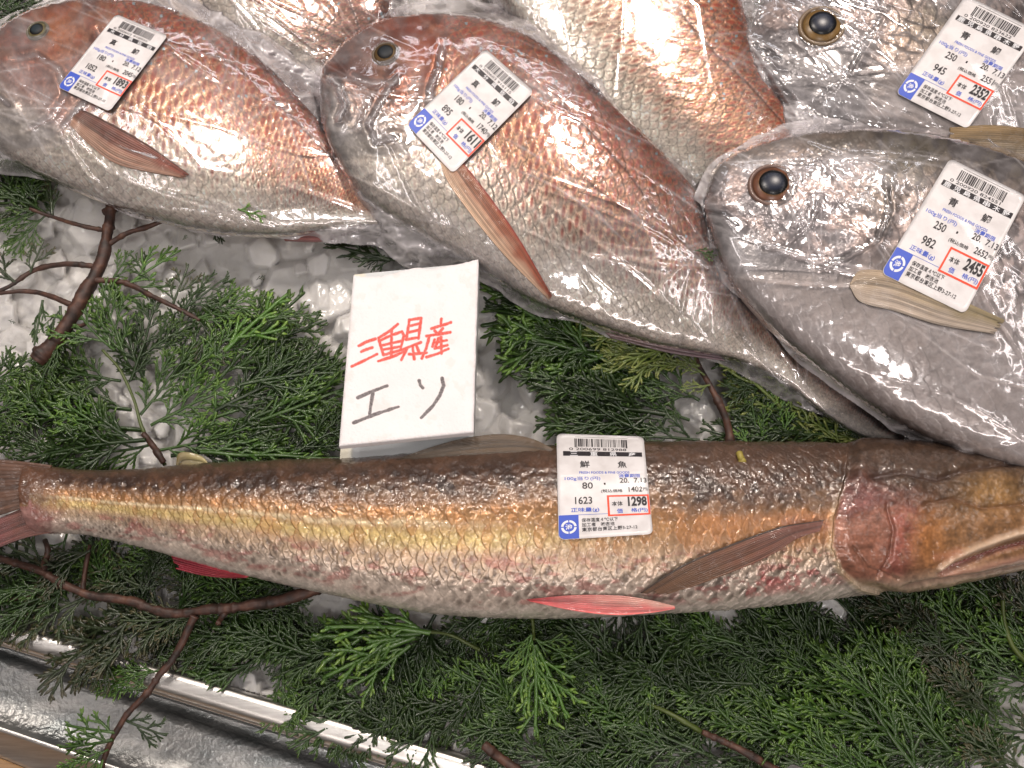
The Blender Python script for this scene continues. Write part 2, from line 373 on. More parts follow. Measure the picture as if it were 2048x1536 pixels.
# heaped pieces of ice: every piece has its own tilted, faceted top; they bury one another
IS = 3.0; inx = int(2500 / IS); iny = int(1950 / IS)
IX, IY = np.meshgrid(-200 + np.arange(inx) * IS, -200 + np.arange(iny) * IS, indexing='ij')
IH = np.full(IX.shape, -0.0125) + 0.0012 * (fbm(IX / 8, IY / 8, 3) - 0.5); IC = np.full(IX.shape, 0.5)
for k in range(2300):
    cx, cy = rng.uniform(-220, 2320), rng.uniform(-220, 1770); big = rng.random() < 0.45
    rad = rng.uniform(34, 62) if big else rng.uniform(12, 30); e = int(rad * 1.5 / IS) + 2
    i0, j0 = int((cx + 200) / IS), int((cy + 200) / IS); sl = (slice(max(i0 - e, 0), max(i0 + e, 0)), slice(max(j0 - e, 0), max(j0 + e, 0)))
    X_ = IX[sl] - cx; Y_ = IY[sl] - cy
    if X_.size == 0: continue
    # irregular convex outline from 5-8 half planes
    m_ = rng.integers(5, 9); an = np.sort(rng.uniform(0, 6.283, m_)) ; an = np.linspace(0, 6.283, m_, endpoint=False) + rng.normal(0, 0.25, m_)
    dd = np.max([(X_ * math.cos(q) + Y_ * math.sin(q)) / (rad * rng.uniform(0.72, 1.12)) for q in an], axis=0)
    t1, t2 = rng.normal(0, 0.085, 2); top_ = rng.uniform(-0.0075, -0.0015) + (0.0 if big else 0.0010)
    h = top_ + (X_ * t1 + Y_ * t2) * 0.00027 - 0.0042 * sst(0.80, 1.06, dd) * (rad / 45) - 0.02 * sst(1.0, 1.25, dd)
    fa = rng.uniform(0, 6.283); h = h - 0.00011 * np.clip(X_ * math.cos(fa) + Y_ * math.sin(fa) - rad * rng.uniform(0.0, 0.5), 0, None)
    m2 = h > IH[sl]; IH[sl] = np.where(m2, h, IH[sl]); IC[sl] = np.where(m2, rng.random(), IC[sl])
IH = IH + 0.00035 * (fbm(IX / 7, IY / 7, 5) - 0.5) + 0.0010 * (fbm(IX / 30, IY / 30, 6) - 0.5)
keep = IY < 1238 + 0.293 * IX
fq = gridfaces(inx, iny)[:, ::-1]; kr = keep.reshape(-1); fq = fq[kr[fq].all(1)]; us = np.unique(fq); idx = -np.ones(inx * iny, int); idx[us] = np.arange(len(us))
tone = 0.50 + 0.34 * IC + 0.28 * (fbm(IX / 36, IY / 36, 12) - 0.5)
me = mesh_np("crushed_ice", P(IX, IY, IH).reshape(-1, 3)[us], idx[fq], True, {"cloud": tone.reshape(-1)[us]})
at_ = n.new("ShaderNodeAttribute"); at_.attribute_name = "cloud"; cr_ = ramp(n, l, at_.outputs["Fac"], [(0.3, (0.50, 0.485, 0.475)), (0.65, (0.66, 0.645, 0.63)), (0.95, (0.84, 0.825, 0.81))]); l.new(cr_.outputs[0], b.inputs["Base Color"])
o = link("crushed_ice", me, mi); tag(o, "bed of grey white crushed ice under the fish and sprigs", "ice", kind="stuff")
me = mesh_np("ice_base", np.array([P(x_, y_, -0.030) for x_, y_ in ((-400, -400), (2450, -400), (2450, 1780), (1700, 1690), (-400, 1100))]), np.array([[0, 1, 2], [0, 2, 3], [0, 3, 4]]), False)
tag(link("counter_bed", me, mi), kind="structure")

# ---------------------------------------------------------------- painting the skins
def rows_(pts, z, ratio, maxh=9, hs=None):
    out = []
    for i, r in enumerate(pts):
        dx, dy, vx, vy = r[:4]; zz = r[4] if len(r) > 4 else z
        wm = math.hypot(dx - vx, dy - vy) * 0.000255
        out.append((dx, dy, vx, vy, zz, min(ratio * wm, maxh)))
    return out
def red_paint(warm, bright, headpoly, latline, grooves=(), spots=(), seed=3, redness=1.0):
    def f(I):
        w, u, qx, qy = I["w"], I["u"], I["qx"], I["qy"]
        n1 = fbm(qx / 60, qy / 60, seed); n2 = fbm(qx / 9, qy / 9, seed + 3); n3 = vn(qx / 3.2, qy / 3.2, seed + 7)
        back = lin(170, 102, 62); mid = lin(222, 176, 136); low = lin(236, 224, 206); belly = lin(234, 222, 208)
        ww = w + 0.12 * (n1 - 0.5)
        c = mixc(np.broadcast_to(back, w.shape + (3,)), mid, sst(0.12 - 0.1 * (1 - warm), 0.42 + 0.28 * warm, ww))
        c = mixc(c, low, sst(0.55, 0.8, ww)); c = mixc(c, belly, sst(0.85, 0.98, ww))
        red = lin(156, 62, 34)
        blob = np.exp(-(I["lt"] / 0.55) ** 2) * np.exp(-((I["ls"] - 0.42 - 0.1 * (I["hid"] - 0.5)) / 0.15) ** 2)
        amt = (1.15 * (1 - sst(0.55, 0.92, ww)) + 0.12) * (0.55 + 0.8 * I["hid"]) * redness * sst(0.15, 0.40, n1 + 0.15)
        c = mixc(c, red, np.clip(blob * amt * 1.25, 0, 0.95))
        c = mixc(c, lin(92, 66, 52), np.clip(sst(0.80, 1.0, I["rim"]) * 0.62, 0, 1)); dkf = sst(0.62, 0.72, vn(qx / 4.1, qy / 4.1, seed + 77)) * sst(0.4, 0.55, fbm(qx / 50, qy / 50, seed + 78)); c = mixc(c, lin(80, 66, 56), 0.6 * dkf * (1 - sst(0.6, 0.8, w)))
        c = c * (0.66 + 0.68 * n2[..., None]) * (0.74 + 0.52 * n3[..., None]) * (0.85 + 0.3 * I["hid"][..., None])
        # blue flecks on the back
        fl = (h2(np.floor(qx / 5), np.floor(qy / 5), seed + 21) > 0.988) & (w < 0.4)
        c = np.where(fl[..., None], lin(150, 175, 185) * np.ones(3), c)
        silver = (0.28 + 0.17 * sst(0.2, 0.5, w) - 0.3 * sst(0.7, 0.95, w)) * (1 - 0.7 * np.clip(blob, 0, 1))
        disp = I["scs"] * (0.075 * I["ls"] + 0.03 * (I["hid"] - 0.5) * I["lt"] ) - 0.02 * I["scs"] * I["rim"] ** 4
        disp = disp + 0.00012 * (n2 - 0.5) + 0.00010 * (n3 - 0.5)
        # head
        hd = inpoly(qx, qy, headpoly); dd, _, _ = polydist(qx, qy, list(headpoly) + [headpoly[0]])
        hm = np.where(hd, sst(0, 14, dd), 0.0)
        hc = mixc(np.broadcast_to(lin(120, 62, 36), w.shape + (3,)), lin(178, 122, 92), sst(0.35, 0.65, fbm(qx / 38, qy / 30, seed + 40)))
        hc = mixc(hc, lin(190, 182, 172), sst(0.45, 0.85, w + 0.25 * (n1 - 0.5)))
        hc = mixc(hc, lin(168, 82, 44), 0.75 * sst(0.52, 0.68, fbm(qx / 26, qy / 26, seed + 50)) * (1 - sst(0.4, 0.7, w)))
        hc = hc * (0.62 + 0.72 * fbm(qx / 7, qy / 7, seed + 60)[..., None])
        c = mixc(c, hc, hm)
        hdisp = 0.0008 * (fbm(qx / 24, qy / 24, seed + 70) - 0.5) + 0.0004 * (fbm(qx / 5, qy / 5, seed + 71) - 0.5)
        disp = disp * (1 - hm) + hdisp * hm; silver = silver * (1 - hm) + 0.45 * hm
        if latline:
            d, fr, sd = polydist(qx, qy, latline)
            g = np.exp(-(d / 3.2) ** 2); c = mixc(c, lin(84, 52, 42), 0.75 * g); disp = disp - 0.00025 * g
        for pts, wd, dep, colr, st_ in grooves:
            d, fr, sd = polydist(qx, qy, pts)
            wd = wd * 1.25; dep = dep * 1.7; st_ = min(1, st_ * 1.2); g = np.exp(-(d / wd) ** 2) * sst(0, 0.08, fr + 0.02) * sst(0, 0.08, 1.02 - fr)
            c = mixc(c, lin(*colr), np.clip(g * st_, 0, 1)); disp = disp - dep * g + 0.6 * dep * np.exp(-((d - wd * 2) / (wd * 2)) ** 2)
        for x0, y0, r0, colr, st_ in spots:
            g = np.exp(-(((qx - x0) ** 2 + (qy - y0) ** 2) / r0 ** 2)); c = mixc(c, lin(*colr), np.clip(g * st_ * (0.6 + 0.8 * n2), 0, 1))
        disp = np.where(I["top"], disp, 0)
        return np.clip(c * bright, 0.003, 0.95), np.clip(silver, 0, 0.9), disp
    return f
def dome(name, c3, nrm, r, colfn, hgt, parent, matl, nr=14, na=40, base=-0.15):
    """shallow dome; colour by radius"""
    z = Vector(nrm).normalized(); x = z.orthogonal().normalized(); y = z.cross(x)
    rr = np.linspace(0, 1, nr); aa = np.linspace(0, 2 * np.pi, na, endpoint=False)
    R_, A_ = np.meshgrid(rr, aa, indexing='ij')
    H = hgt * r * np.sqrt(np.clip(1 - (R_ * 0.97) ** 2, 0, 1)) + base * r
    v = np.array(c3) + (R_ * np.cos(A_) * r)[..., None] * np.array(x) + (R_ * np.sin(A_) * r)[..., None] * np.array(y) + H[..., None] * np.array(z)
    me = mesh_np(name, v.reshape(-1, 3), gridfaces(nr, na, True), True, {"tint": colfn(R_, A_).reshape(-1, 3)})
    return link(name, me, matl, parent)
def eyeball(F, px, py, rpx, iris, pupil, root, matl=None):
    matl = matl or M["eye"]
    Zb = blur(np.where(F.Z > 0, F.Z, 0.02), 4)
    z = float(bil(Zb, np.array(float(px)), np.array(float(py)))); e = 12
    a = P(px - e, py, float(bil(Zb, np.array(px - e * 1.), np.array(py * 1.)))); b_ = P(px + e, py, float(bil(Zb, np.array(px + e * 1.), np.array(py * 1.))))
    c_ = P(px, py - e, float(bil(Zb, np.array(px * 1.), np.array(py - e * 1.)))); d_ = P(px, py + e, float(bil(Zb, np.array(px * 1.), np.array(py + e * 1.))))
    nrm = np.cross(b_ - a, c_ - d_); nrm /= np.linalg.norm(nrm); nrm = nrm * np.sign(nrm[2]); nrm = 0.6 * nrm + 0.4 * np.array([0, 0, 1]); nrm /= np.linalg.norm(nrm)
    r = rpx * 0.00024; c3 = P(px, py, z)
    def fsock(R_, A_):
        return mixc(np.broadcast_to(lin(*iris) * 0.5, R_.shape + (3,)), lin(150, 140, 138), sst(0.75, 1.0, R_))
    def fi(R_, A_):
        nn = fbm(A_ * 2.2 + 40, R_ * 5, 8); c = lin(*iris) * (0.3 + 0.7 * nn[..., None])
        c = mixc(c, lin(40, 26, 20), sst(0.84, 1.0, R_)); c = mixc(c, lin(220, 170, 90) * np.ones(3), 0.5 * np.exp(-((R_ - 0.6) / 0.05) ** 2))
        return c
    ring = dome("eye", c3, nrm, r * 1.06, fi, 0.42, root, matl, base=-0.10)
    p_ = dome("pupil", c3 + nrm * r * 0.235, nrm, r * 0.70, lambda R_, A_: mixc(np.broadcast_to(lin(*pupil), R_.shape + (3,)), lin(10, 10, 12), sst(0.5, 0.9, R_)), 0.30, ring, matl, base=0.0)
    p_.matrix_parent_inverse = Matrix.Identity(4)
    # orbit: raised ring of skin round the eye
    A_ = np.linspace(0, 2 * np.pi, 48, endpoint=False); T_ = np.linspace(0, 2 * np.pi, 10, endpoint=False)
    zz = Vector(nrm); xx = zz.orthogonal().normalized(); yy = zz.cross(xx); xx = np.array(xx); yy = np.array(yy)
    dirs = np.cos(A_)[:, None] * xx + np.sin(A_)[:, None] * yy
    v = c3 + dirs[:, None] * (r * (1.10 + 0.12 * np.cos(T_)))[None, :, None] + (np.sin(T_) * r * 0.16)[None, :, None] * nrm - 0.02 * r * nrm
    v = v.reshape(-1, 3); na, nt = 48, 10
    i = np.arange(na)[:, None]; j = np.arange(nt)[None]; f = np.stack([i * nt + j, i * nt + (j + 1) % nt, ((i + 1) % na) * nt + (j + 1) % nt, ((i + 1) % na) * nt + j], -1).reshape(-1, 4)
    cc = np.broadcast_to(lin(*iris) * 0.45 + lin(120, 112, 110) * 0.3, v.shape).copy()
    link("eye_socket", mesh_np("eye_socket", v, f, True, {"tint": cc}), M["fin"], root)
def shell(name, g, thick, parent, matl, tint):
    """closed thin shell from a grid of points"""
    nu, nv = g.shape[:2]; lo = g.copy(); lo[..., 2] -= thick
    v = np.concatenate([g.reshape(-1, 3), lo.reshape(-1, 3)]); o_ = nu * nv
    f = [gridfaces(nu, nv), gridfaces(nu, nv)[:, ::-1] + o_]
    ring = [i * nv for i in range(nu)] + [(nu - 1) * nv + j for j in range(1, nv)] + [i * nv + nv - 1 for i in range(nu - 2, -1, -1)] + [j for j in range(nv - 2, 0, -1)]
    ring = np.array(ring); nx = np.roll(ring, -1); f.append(np.stack([ring, ring + o_, nx + o_, nx], 1))
    me = mesh_np(name, v, np.concatenate(f), True, {"tint": np.concatenate([tint.reshape(-1, 3)] * 2)})
    return link(name, me, matl, parent)
def fin(name, A, B, F, root, rays, c0, c1, off=0.0015, ridge=0.0004, n=90, m=70, zfix=None, low=None, droop=0.0, ragged=0.04, edge=None, seed=1):
    """A, B edges from root to tip"""
    a = crom(A, 0); b_ = crom(B, 0)
    def rs(p):
        c = np.concatenate([[0], np.cumsum(np.hypot(*(p[1:] - p[:-1]).T))]); return resample(p, c, n)[0]
    a = rs(a); b_ = rs(b_); t = np.linspace(0, 1, m); u = np.linspace(0, 1, n)
    rag = 1 + ragged * (vn(t * rays * 1.0, t * 0, seed) - 0.5) * 2
    U = np.clip(u[:, None] * rag[None], 0, 1.0) * (n - 1); i0 = np.clip(U.astype(int), 0, n - 2); fr = U - i0
    ga = a[i0] * (1 - fr[..., None]) + a[i0 + 1] * fr[..., None]; gb = b_[i0] * (1 - fr[..., None]) + b_[i0 + 1] * fr[..., None]
    g = ga * (1 - t)[None, :, None] + gb * t[None, :, None]
    if zfix is None:
        Zb = F.Zs if hasattr(F, "Zs") else blur(np.where(F.Z > 0, F.Z, 0.02), 2); F.Zs = Zb
        z = bil(Zb, g[..., 0], g[..., 1]) + off
    else: z = np.full(g.shape[:2], zfix) - droop * u[:, None]
    rd = np.abs(np.sin(np.pi * rays * t))[None] ** 0.7
    z = z + ridge * rd * sst(0, 0.1, u)[:, None] + 0.0006 * (fbm(g[..., 0] / 20, g[..., 1] / 20, seed) - 0.5)
    p = P(g[..., 0], g[..., 1], z)
    tint = mixc(np.broadcast_to(lin(*c0), z.shape + (3,)), lin(*c1), sst(0.1, 0.95, u[:, None] + 0 * t[None] + 0.3 * (fbm(g[..., 0] / 18, g[..., 1] / 18, seed + 4) - 0.5)))
    if edge is not None: tint = mixc(tint, lin(*edge), sst(0.86, 0.98, 1 - t)[None] + 0 * z)
    if low is not None: tint = mixc(tint, lin(*low), sst(0.25, 0.85, t[None] + 0 * z + 0.5 * (fbm(g[..., 0] / 30, g[..., 1] / 30, seed + 8) - 0.5)) * 0.85)
    tint = tint * (0.70 + 0.35 * rd[..., None]) * (0.25 + 1.5 * fbm(t[None] * max(rays, 8) * 0.8 + 0 * z, u[:, None] * 2.2 + 0 * z, seed + 12)[..., None])
    return shell(name, p, 0.0005, root, M["fin"], tint)

# ---------------------------------------------------------------- red bream, left
FISHES = {}
def add_fish(key, name, st, matl, label, group, zup=1.0, zdn=0.9, **kw):
    F = fish(st, zup, zdn, **kw)
    F.root = empty(name, F.base); tag(F.root, label, "fish", group)
    link("body", F.me, matl, F.root); FISHES[key] = F; return F
A = rows_([(-45, 170, -45, 170), (-28, 105, -40, 225), (40, 45, -22, 282), (140, 16, 52, 335), (270, 15, 180, 394), (400, 52, 318, 440), (510, 120, 445, 464), (610, 215, 556, 470),
           (700, 320, 645, 458), (762, 385, 730, 448), (830, 420, 815, 455), (880, 445, 878, 462)], 0.026, 0.21)
F = add_fish("A", "red_bream", A, M["bream"], "red sea bream with brown pectoral fin in the bag at the upper left corner", "red sea bream in bags", p=0.62, nu=640, nv=300, rows=17, seed=11,
    paint=red_paint(0.5, 1.12, [(-80, 150), (-60, -40), (220, -30), (235, 60), (222, 140), (200, 205), (165, 240), (90, 300), (-60, 320)],
                    [(330, 78), (400, 100), (460, 124), (520, 172), (580, 228), (650, 300), (740, 390)],
                    [([(20, 120), (75, 112), (118, 140), (132, 190), (100, 236), (52, 262)], 4, 0.0010, (110, 70, 55), 0.7),
                     ([(196, 60), (215, 110), (200, 165), (168, 205), (120, 262)], 4, 0.0012, (96, 52, 44), 0.8),
                     ([(-40, 190), (0, 196), (22, 214)], 3.5, 0.0012, (70, 44, 38), 0.9)],
                    [(120, 62, 40, (196, 116, 44), 0.8), (60, 150, 50, (190, 110, 80), 0.5), (120, 222, 26, (206, 120, 84), 0.7)], seed=11, redness=1.15))
eyeball(F, 76, 62, 23, (110, 104, 74), (34, 44, 50), F.root, M["dulleye"])
fin("pectoral_fin", [(150, 212), (205, 238), (290, 285), (378, 348)], [(140, 250), (180, 290), (240, 330), (365, 356)], F, F.root, 15, (96, 64, 56), (128, 68, 54), edge=(66, 40, 34), low=(150, 118, 100), ridge=0.0002)
fin("dorsal_fin", [(270, 22), (400, 60), (520, 130), (640, 240)], [(330, 0), (440, 30), (560, 100), (660, 225)], F, F.root, 1, (92, 62, 60), (104, 70, 66), zfix=0.024)
fin("tail_fin", [(856, 438), (900, 420), (950, 395)], [(856, 462), (900, 490), (950, 520)], F, F.root, 12, (150, 110, 100), (120, 84, 84), zfix=0.016)
fin("anal_fin", [(560, 466), (640, 458), (720, 450)], [(570, 482), (650, 482), (725, 456)], F, F.root, 2, (150, 100, 96), (130, 84, 88), zfix=0.018)

# ---------------------------------------------------------------- red bream, centre
B = rows_([(640, 195, 640, 195, .034), (664, 122, 647, 256, .034), (735, 64, 676, 322, .034), (830, 42, 742, 405, .034), (950, 50, 852, 472, .034), (1060, 90, 960, 534, .034), (1165, 170, 1072, 604, .034),
           (1265, 260, 1185, 647, .033), (1362, 358, 1300, 684, .031), (1442, 460, 1408, 705, .028), (1522, 560, 1500, 728, .024), (1590, 650, 1572, 766, .024), (1668, 722, 1645, 824, .021), (1738, 788, 1718, 868, .018), (1812, 850, 1800, 896, .015)], 0.034, 0.19)
F = add_fish("B", "red_bream", B, M["bream"], "large coppery red sea bream in a bag at the centre, above the white handwritten sign", "red sea bream in bags", p=0.62, nu=820, nv=380, rows=19, seed=23,
    paint=red_paint(0.95, 1.0, [(600, 280), (600, 0), (880, 0), (905, 70), (884, 120), (866, 180), (862, 240), (850, 300), (800, 330), (735, 318), (670, 330)],
                    [(960, 100), (1064, 173), (1121, 205), (1190, 269), (1258, 346), (1303, 410), (1367, 483), (1450, 570), (1560, 680)],
                    [([(800, 150), (765, 200), (738, 248), (752, 287), (795, 276)], 4, 0.0012, (88, 66, 58), 0.8),
                     ([(886, 90), (878, 137), (862, 178), (858, 260)], 5, 0.0014, (92, 44, 34), 0.9),
                     ([(655, 150), (676, 170), (690, 210), (676, 245)], 5, 0.0016, (52, 30, 30), 0.95),
                     ([(700, 150), (745, 168), (800, 168)], 5, 0.0007, (110, 60, 50), 0.5)],
                    [(655, 205, 26, (190, 186, 184), 0.9), (850, 105, 34, (186, 88, 40), 0.8), (700, 120, 50, (110, 70, 64), 0.7), (820, 60, 40, (150, 70, 44), 0.6)], seed=23, redness=1.0))
eyeball(F, 772, 108, 27, (96, 74, 42), (26, 32, 38), F.root, M["dulleye"])
fin("pectoral_fin", [(896, 296), (930, 330), (985, 400), (1040, 480), (1104, 592)], [(876, 278), (888, 348), (938, 424), (1010, 512), (1098, 600)], F, F.root, 17, (132, 84, 60), (138, 70, 46), edge=(120, 44, 32), low=(186, 158, 134), off=0.0014, ridge=0.0002)
fin("dorsal_fin", [(900, 44), (1060, 88), (1200, 190), (1330, 320)], [(960, 32), (1110, 82), (1240, 200), (1345, 315)], F, F.root, 1, (120, 66, 50), (128, 70, 54), zfix=0.032)
fin("anal_fin", [(1210, 664), (1330, 690), (1440, 712)], [(1222, 676), (1340, 706), (1450, 722)], F, F.root, 2, (120, 100, 100), (110, 90, 96), zfix=0.026)
fin("tail_fin", [(1770, 815), (1840, 830), (1900, 830)], [(1765, 872), (1830, 900), (1900, 940)], F, F.root, 12, (130, 80, 84), (120, 84, 90), zfix=0.012)

# ---------------------------------------------------------------- red bream, top centre (runs out of the picture)
C = rows_([(980, -440, 980, -440), (1080, -430, 900, -380), (1230, -360, 880, -220), (1370, -200, 960, -60), (1450, -60, 1040, 60), (1490, 40, 1110, 150), (1522, 130, 1200, 245), (1562, 200, 1300, 330),
           (1612, 268, 1410, 395), (1690, 350, 1530, 450), (1750, 430, 1650, 500), (1770, 480, 1720, 520)], 0.024, 0.17)
F = add_fish("C", "red_bream", C, M["bream"], "shiny silver pink bream lying behind the coppery one, cut off by the top edge", "red sea bream in bags", p=0.62, nu=720, nv=330, rows=17, seed=37,
    paint=red_paint(0.2, 1.12, [(800, -500), (1100, -500), (1100, -300), (800, -200)],
                    [(1330, -10), (1375, 40), (1430, 105), (1500, 170), (1570, 250), (1640, 330)], (), (), seed=37, redness=0.85))
fin("tail_fin", [(1730, 470), (1790, 480), (1850, 480)], [(1715, 515), (1760, 560), (1810, 600)], F, F.root, 12, (150, 90, 84), (120, 84, 84), zfix=0.014)
# ---------------------------------------------------------------- red bream, top left fragment
D = rows_([(400, -440, 400, -440), (560, -410, 300, -330), (690, -290, 262, -200), (760, -160, 310, -70), (786, -50, 400, 30), (778, 40, 500, 100), (745, 100, 600, 146), (710, 150, 665, 172), (700, 175, 690, 182)], 0.018, 0.16)
F = add_fish("D", "red_bream", D, M["bream"], "red speckled bream mostly above the top edge, between the left and centre bream", "red sea bream in bags", p=0.62, nu=460, nv=280, rows=18, seed=41,
    paint=red_paint(0.6, 0.85, [(200, -500), (500, -500), (500, -300), (200, -200)], [(640, -100), (690, -20), (720, 60)], (), (), seed=41, redness=1.0))

# ---------------------------------------------------------------- grey bream
def grey_paint(headpoly, grooves=(), spots=(), seed=5, dark=1.0, mott=None):
    def f(I):
        w, u, qx, qy = I["w"], I["u"], I["qx"], I["qy"]
        n1 = fbm(qx / 70, qy / 70, seed); n2 = fbm(qx / 10, qy / 10, seed + 3); n3 = vn(qx / 3.2, qy / 3.2, seed + 7)
        back = lin(98, 88, 72); mid = lin(182, 164, 158); low = lin(202, 188, 182); belly = lin(194, 180, 174)
        ww = w + 0.1 * (n1 - 0.5)
        c = mixc(np.broadcast_to(back, w.shape + (3,)), mid, sst(0.10, 0.34, ww)); c = mixc(c, low, sst(0.5, 0.75, ww)); c = mixc(c, belly, sst(0.85, 0.97, ww))
        mo = sst(0.44, 0.62, fbm(qx / 16, qy / 22, seed + 30)) * (1 - sst(0.5, 0.68, ww))
        c = mixc(c, lin(62, 54, 56), 0.85 * mo)
        c = mixc(c, lin(215, 208, 206), 0.35 * sst(0.86, 0.97, I["rim"]) * sst(0.4, 0.6, ww))
        c = mixc(c, lin(90, 82, 82), 0.45 * sst(0.8, 0.95, I["rim"]) * (1 - sst(0.4, 0.6, ww)))
        c = c * (0.82 + 0.36 * n2[..., None]) * (0.9 + 0.2 * n3[..., None]) * (0.88 + 0.24 * I["hid"][..., None])
        silver = 0.42 - 0.3 * sst(0.5, 0.8, w)
        disp = I["scs"] * (0.05 * I["ls"] + 0.035 * (I["hid"] - 0.5) * I["lt"]) * (1 - 0.4 * sst(0.5, 0.8, w)) + 0.0003 * (n2 - 0.5)
        hd = inpoly(qx, qy, headpoly); dd, _, _ = polydist(qx, qy, list(headpoly) + [headpoly[0]]); hm = np.where(hd, sst(0, 26, dd), 0.0)
        hc = mixc(np.broadcast_to(lin(140, 132, 134), w.shape + (3,)), lin(202, 178, 170), sst(0.42, 0.62, fbm(qx / 42, qy / 34, seed + 40)) * (1 - sst(0.5, 0.8, w)))
        hc = mixc(hc, lin(96, 84, 60), 0.7 * (1 - sst(0.08, 0.28, w + 0.2 * (n1 - .5)))); hc = mixc(hc, lin(165, 160, 160), sst(0.6, 0.85, w))
        hc = hc * (0.72 + 0.56 * fbm(qx / 7, qy / 7, seed + 60)[..., None]); c = mixc(c, hc, hm)
        rough_ = 1 - 0.7 * sst(0.5, 0.75, w)
        hdisp = rough_ * (0.0014 * (fbm(qx / 26, qy / 26, seed + 70) - 0.5) + 0.0007 * (fbm(qx / 6, qy / 6, seed + 71) - 0.5)); disp = disp * (1 - hm) + hdisp * hm; silver = silver * (1 - hm) + 0.35 * hm
        for pts, wd, dep, colr, st_ in grooves:
            d, fr, sd = polydist(qx, qy, pts); g = np.exp(-(d / wd) ** 2) * sst(0, 0.08, fr + 0.02) * sst(0, 0.08, 1.02 - fr)
            c = mixc(c, lin(*colr), np.clip(g * st_, 0, 1)); disp = disp - dep * g + 0.6 * dep * np.exp(-((d - wd * 2) / (wd * 2)) ** 2)
        for x0, y0, r0, colr, st_ in spots:
            g = np.exp(-(((qx - x0) ** 2 + (qy - y0) ** 2) / r0 ** 2)); c = mixc(c, lin(*colr), np.clip(g * st_ * (0.6 + 0.8 * n2), 0, 1))
        disp = np.where(I["top"], disp, 0)
        return np.clip(c * dark, 0.003, 0.95), np.clip(silver, 0, 0.9), disp
    return f
Ft = rows_([(1500, 70, 1500, 70), (1522, 0, 1514, 125), (1590, -70, 1566, 205), (1690, -115, 1680, 280), (1820, -120, 1808, 350), (1960, -95, 1950, 400), (2110, -35, 2100, 420), (2280, 90, 2260, 410), (2420, 260, 2410, 330)], 0.030, 0.19)
F = add_fish("F", "grey_bream", Ft, M["grey"], "grey bream with a golden ringed eye in the bag at the top right corner", "grey bream in bags", p=0.62, nu=620, nv=340, rows=13, seed=53,
    paint=grey_paint([(1450, 180), (1480, -200), (1800, -200), (1800, 60), (1770, 160), (1740, 240), (1640, 300), (1540, 260)],
                     [([(1760, 40), (1722, 100), (1690, 160), (1640, 200)], 4, 0.0010, (90, 82, 80), 0.7), ([(1508, 100), (1540, 105), (1560, 122)], 4, 0.0012, (60, 56, 58), 0.8)],
                     [(1800, 95, 50, (170, 120, 60), 0.6), (1850, 60, 60, (110, 100, 60), 0.5)], seed=53, dark=0.70))
eyeball(F, 1643, 53, 44, (134, 104, 60), (18, 26, 46), F.root, M["eye"])
fin("pectoral_fin", [(1900, 255), (1990, 250), (2090, 262)], [(1900, 300), (1990, 310), (2090, 312)], F, F.root, 14, (124, 102, 70), (108, 88, 60), low=(120, 108, 92), ridge=0.0002)
E = rows_([(1410, 405, 1410, 405, .048), (1436, 335, 1425, 470, .048), (1505, 300, 1462, 560, .048), (1600, 280, 1540, 652, .048), (1720, 272, 1655, 748, .048), (1860, 288, 1790, 840, .048), (2010, 332, 1935, 908, .048), (2160, 412, 2090, 945, .048),
           (2300, 530, 2250, 930, .046), (2420, 680, 2390, 880, .04), (2480, 780, 2470, 830, .035)], 0.048, 0.19, 0.034)
F = add_fish("E", "grey_bream", E, M["grey"], "big grey bream with yellow pectoral fin, below the other grey one at the right edge", "grey bream in bags", p=0.62, nu=760, nv=420, rows=14, seed=61,
    paint=grey_paint([(1380, 480), (1390, 250), (1760, 240), (1772, 330), (1765, 420), (1745, 500), (1705, 560), (1600, 560), (1500, 560), (1440, 560)],
                     [([(1770, 360), (1778, 420), (1755, 478), (1700, 512), (1640, 540)], 5, 0.0013, (110, 100, 98), 0.7), ([(1640, 400), (1620, 450), (1570, 492), (1530, 498)], 4, 0.0009, (120, 110, 110), 0.5),
                      ([(1416, 425), (1450, 430), (1480, 452)], 4, 0.0012, (80, 76, 78), 0.7)],
                     [(1748, 395, 50, (120, 96, 60), 0.5), (1820, 330, 60, (86, 80, 50), 0.6)], seed=61, dark=1.05))
eyeball(F, 1545, 371, 42, (122, 80, 60), (18, 26, 46), F.root, M["eye"])
fin("pectoral_fin", [(1700, 566), (1724, 540), (1800, 548), (1900, 590), (2010, 640)], [(1700, 574), (1722, 604), (1790, 622), (1880, 650), (1990, 668)], F, F.root, 18, (150, 132, 112), (132, 118, 88), low=(160, 146, 134), off=0.0014, ridge=0.0002)

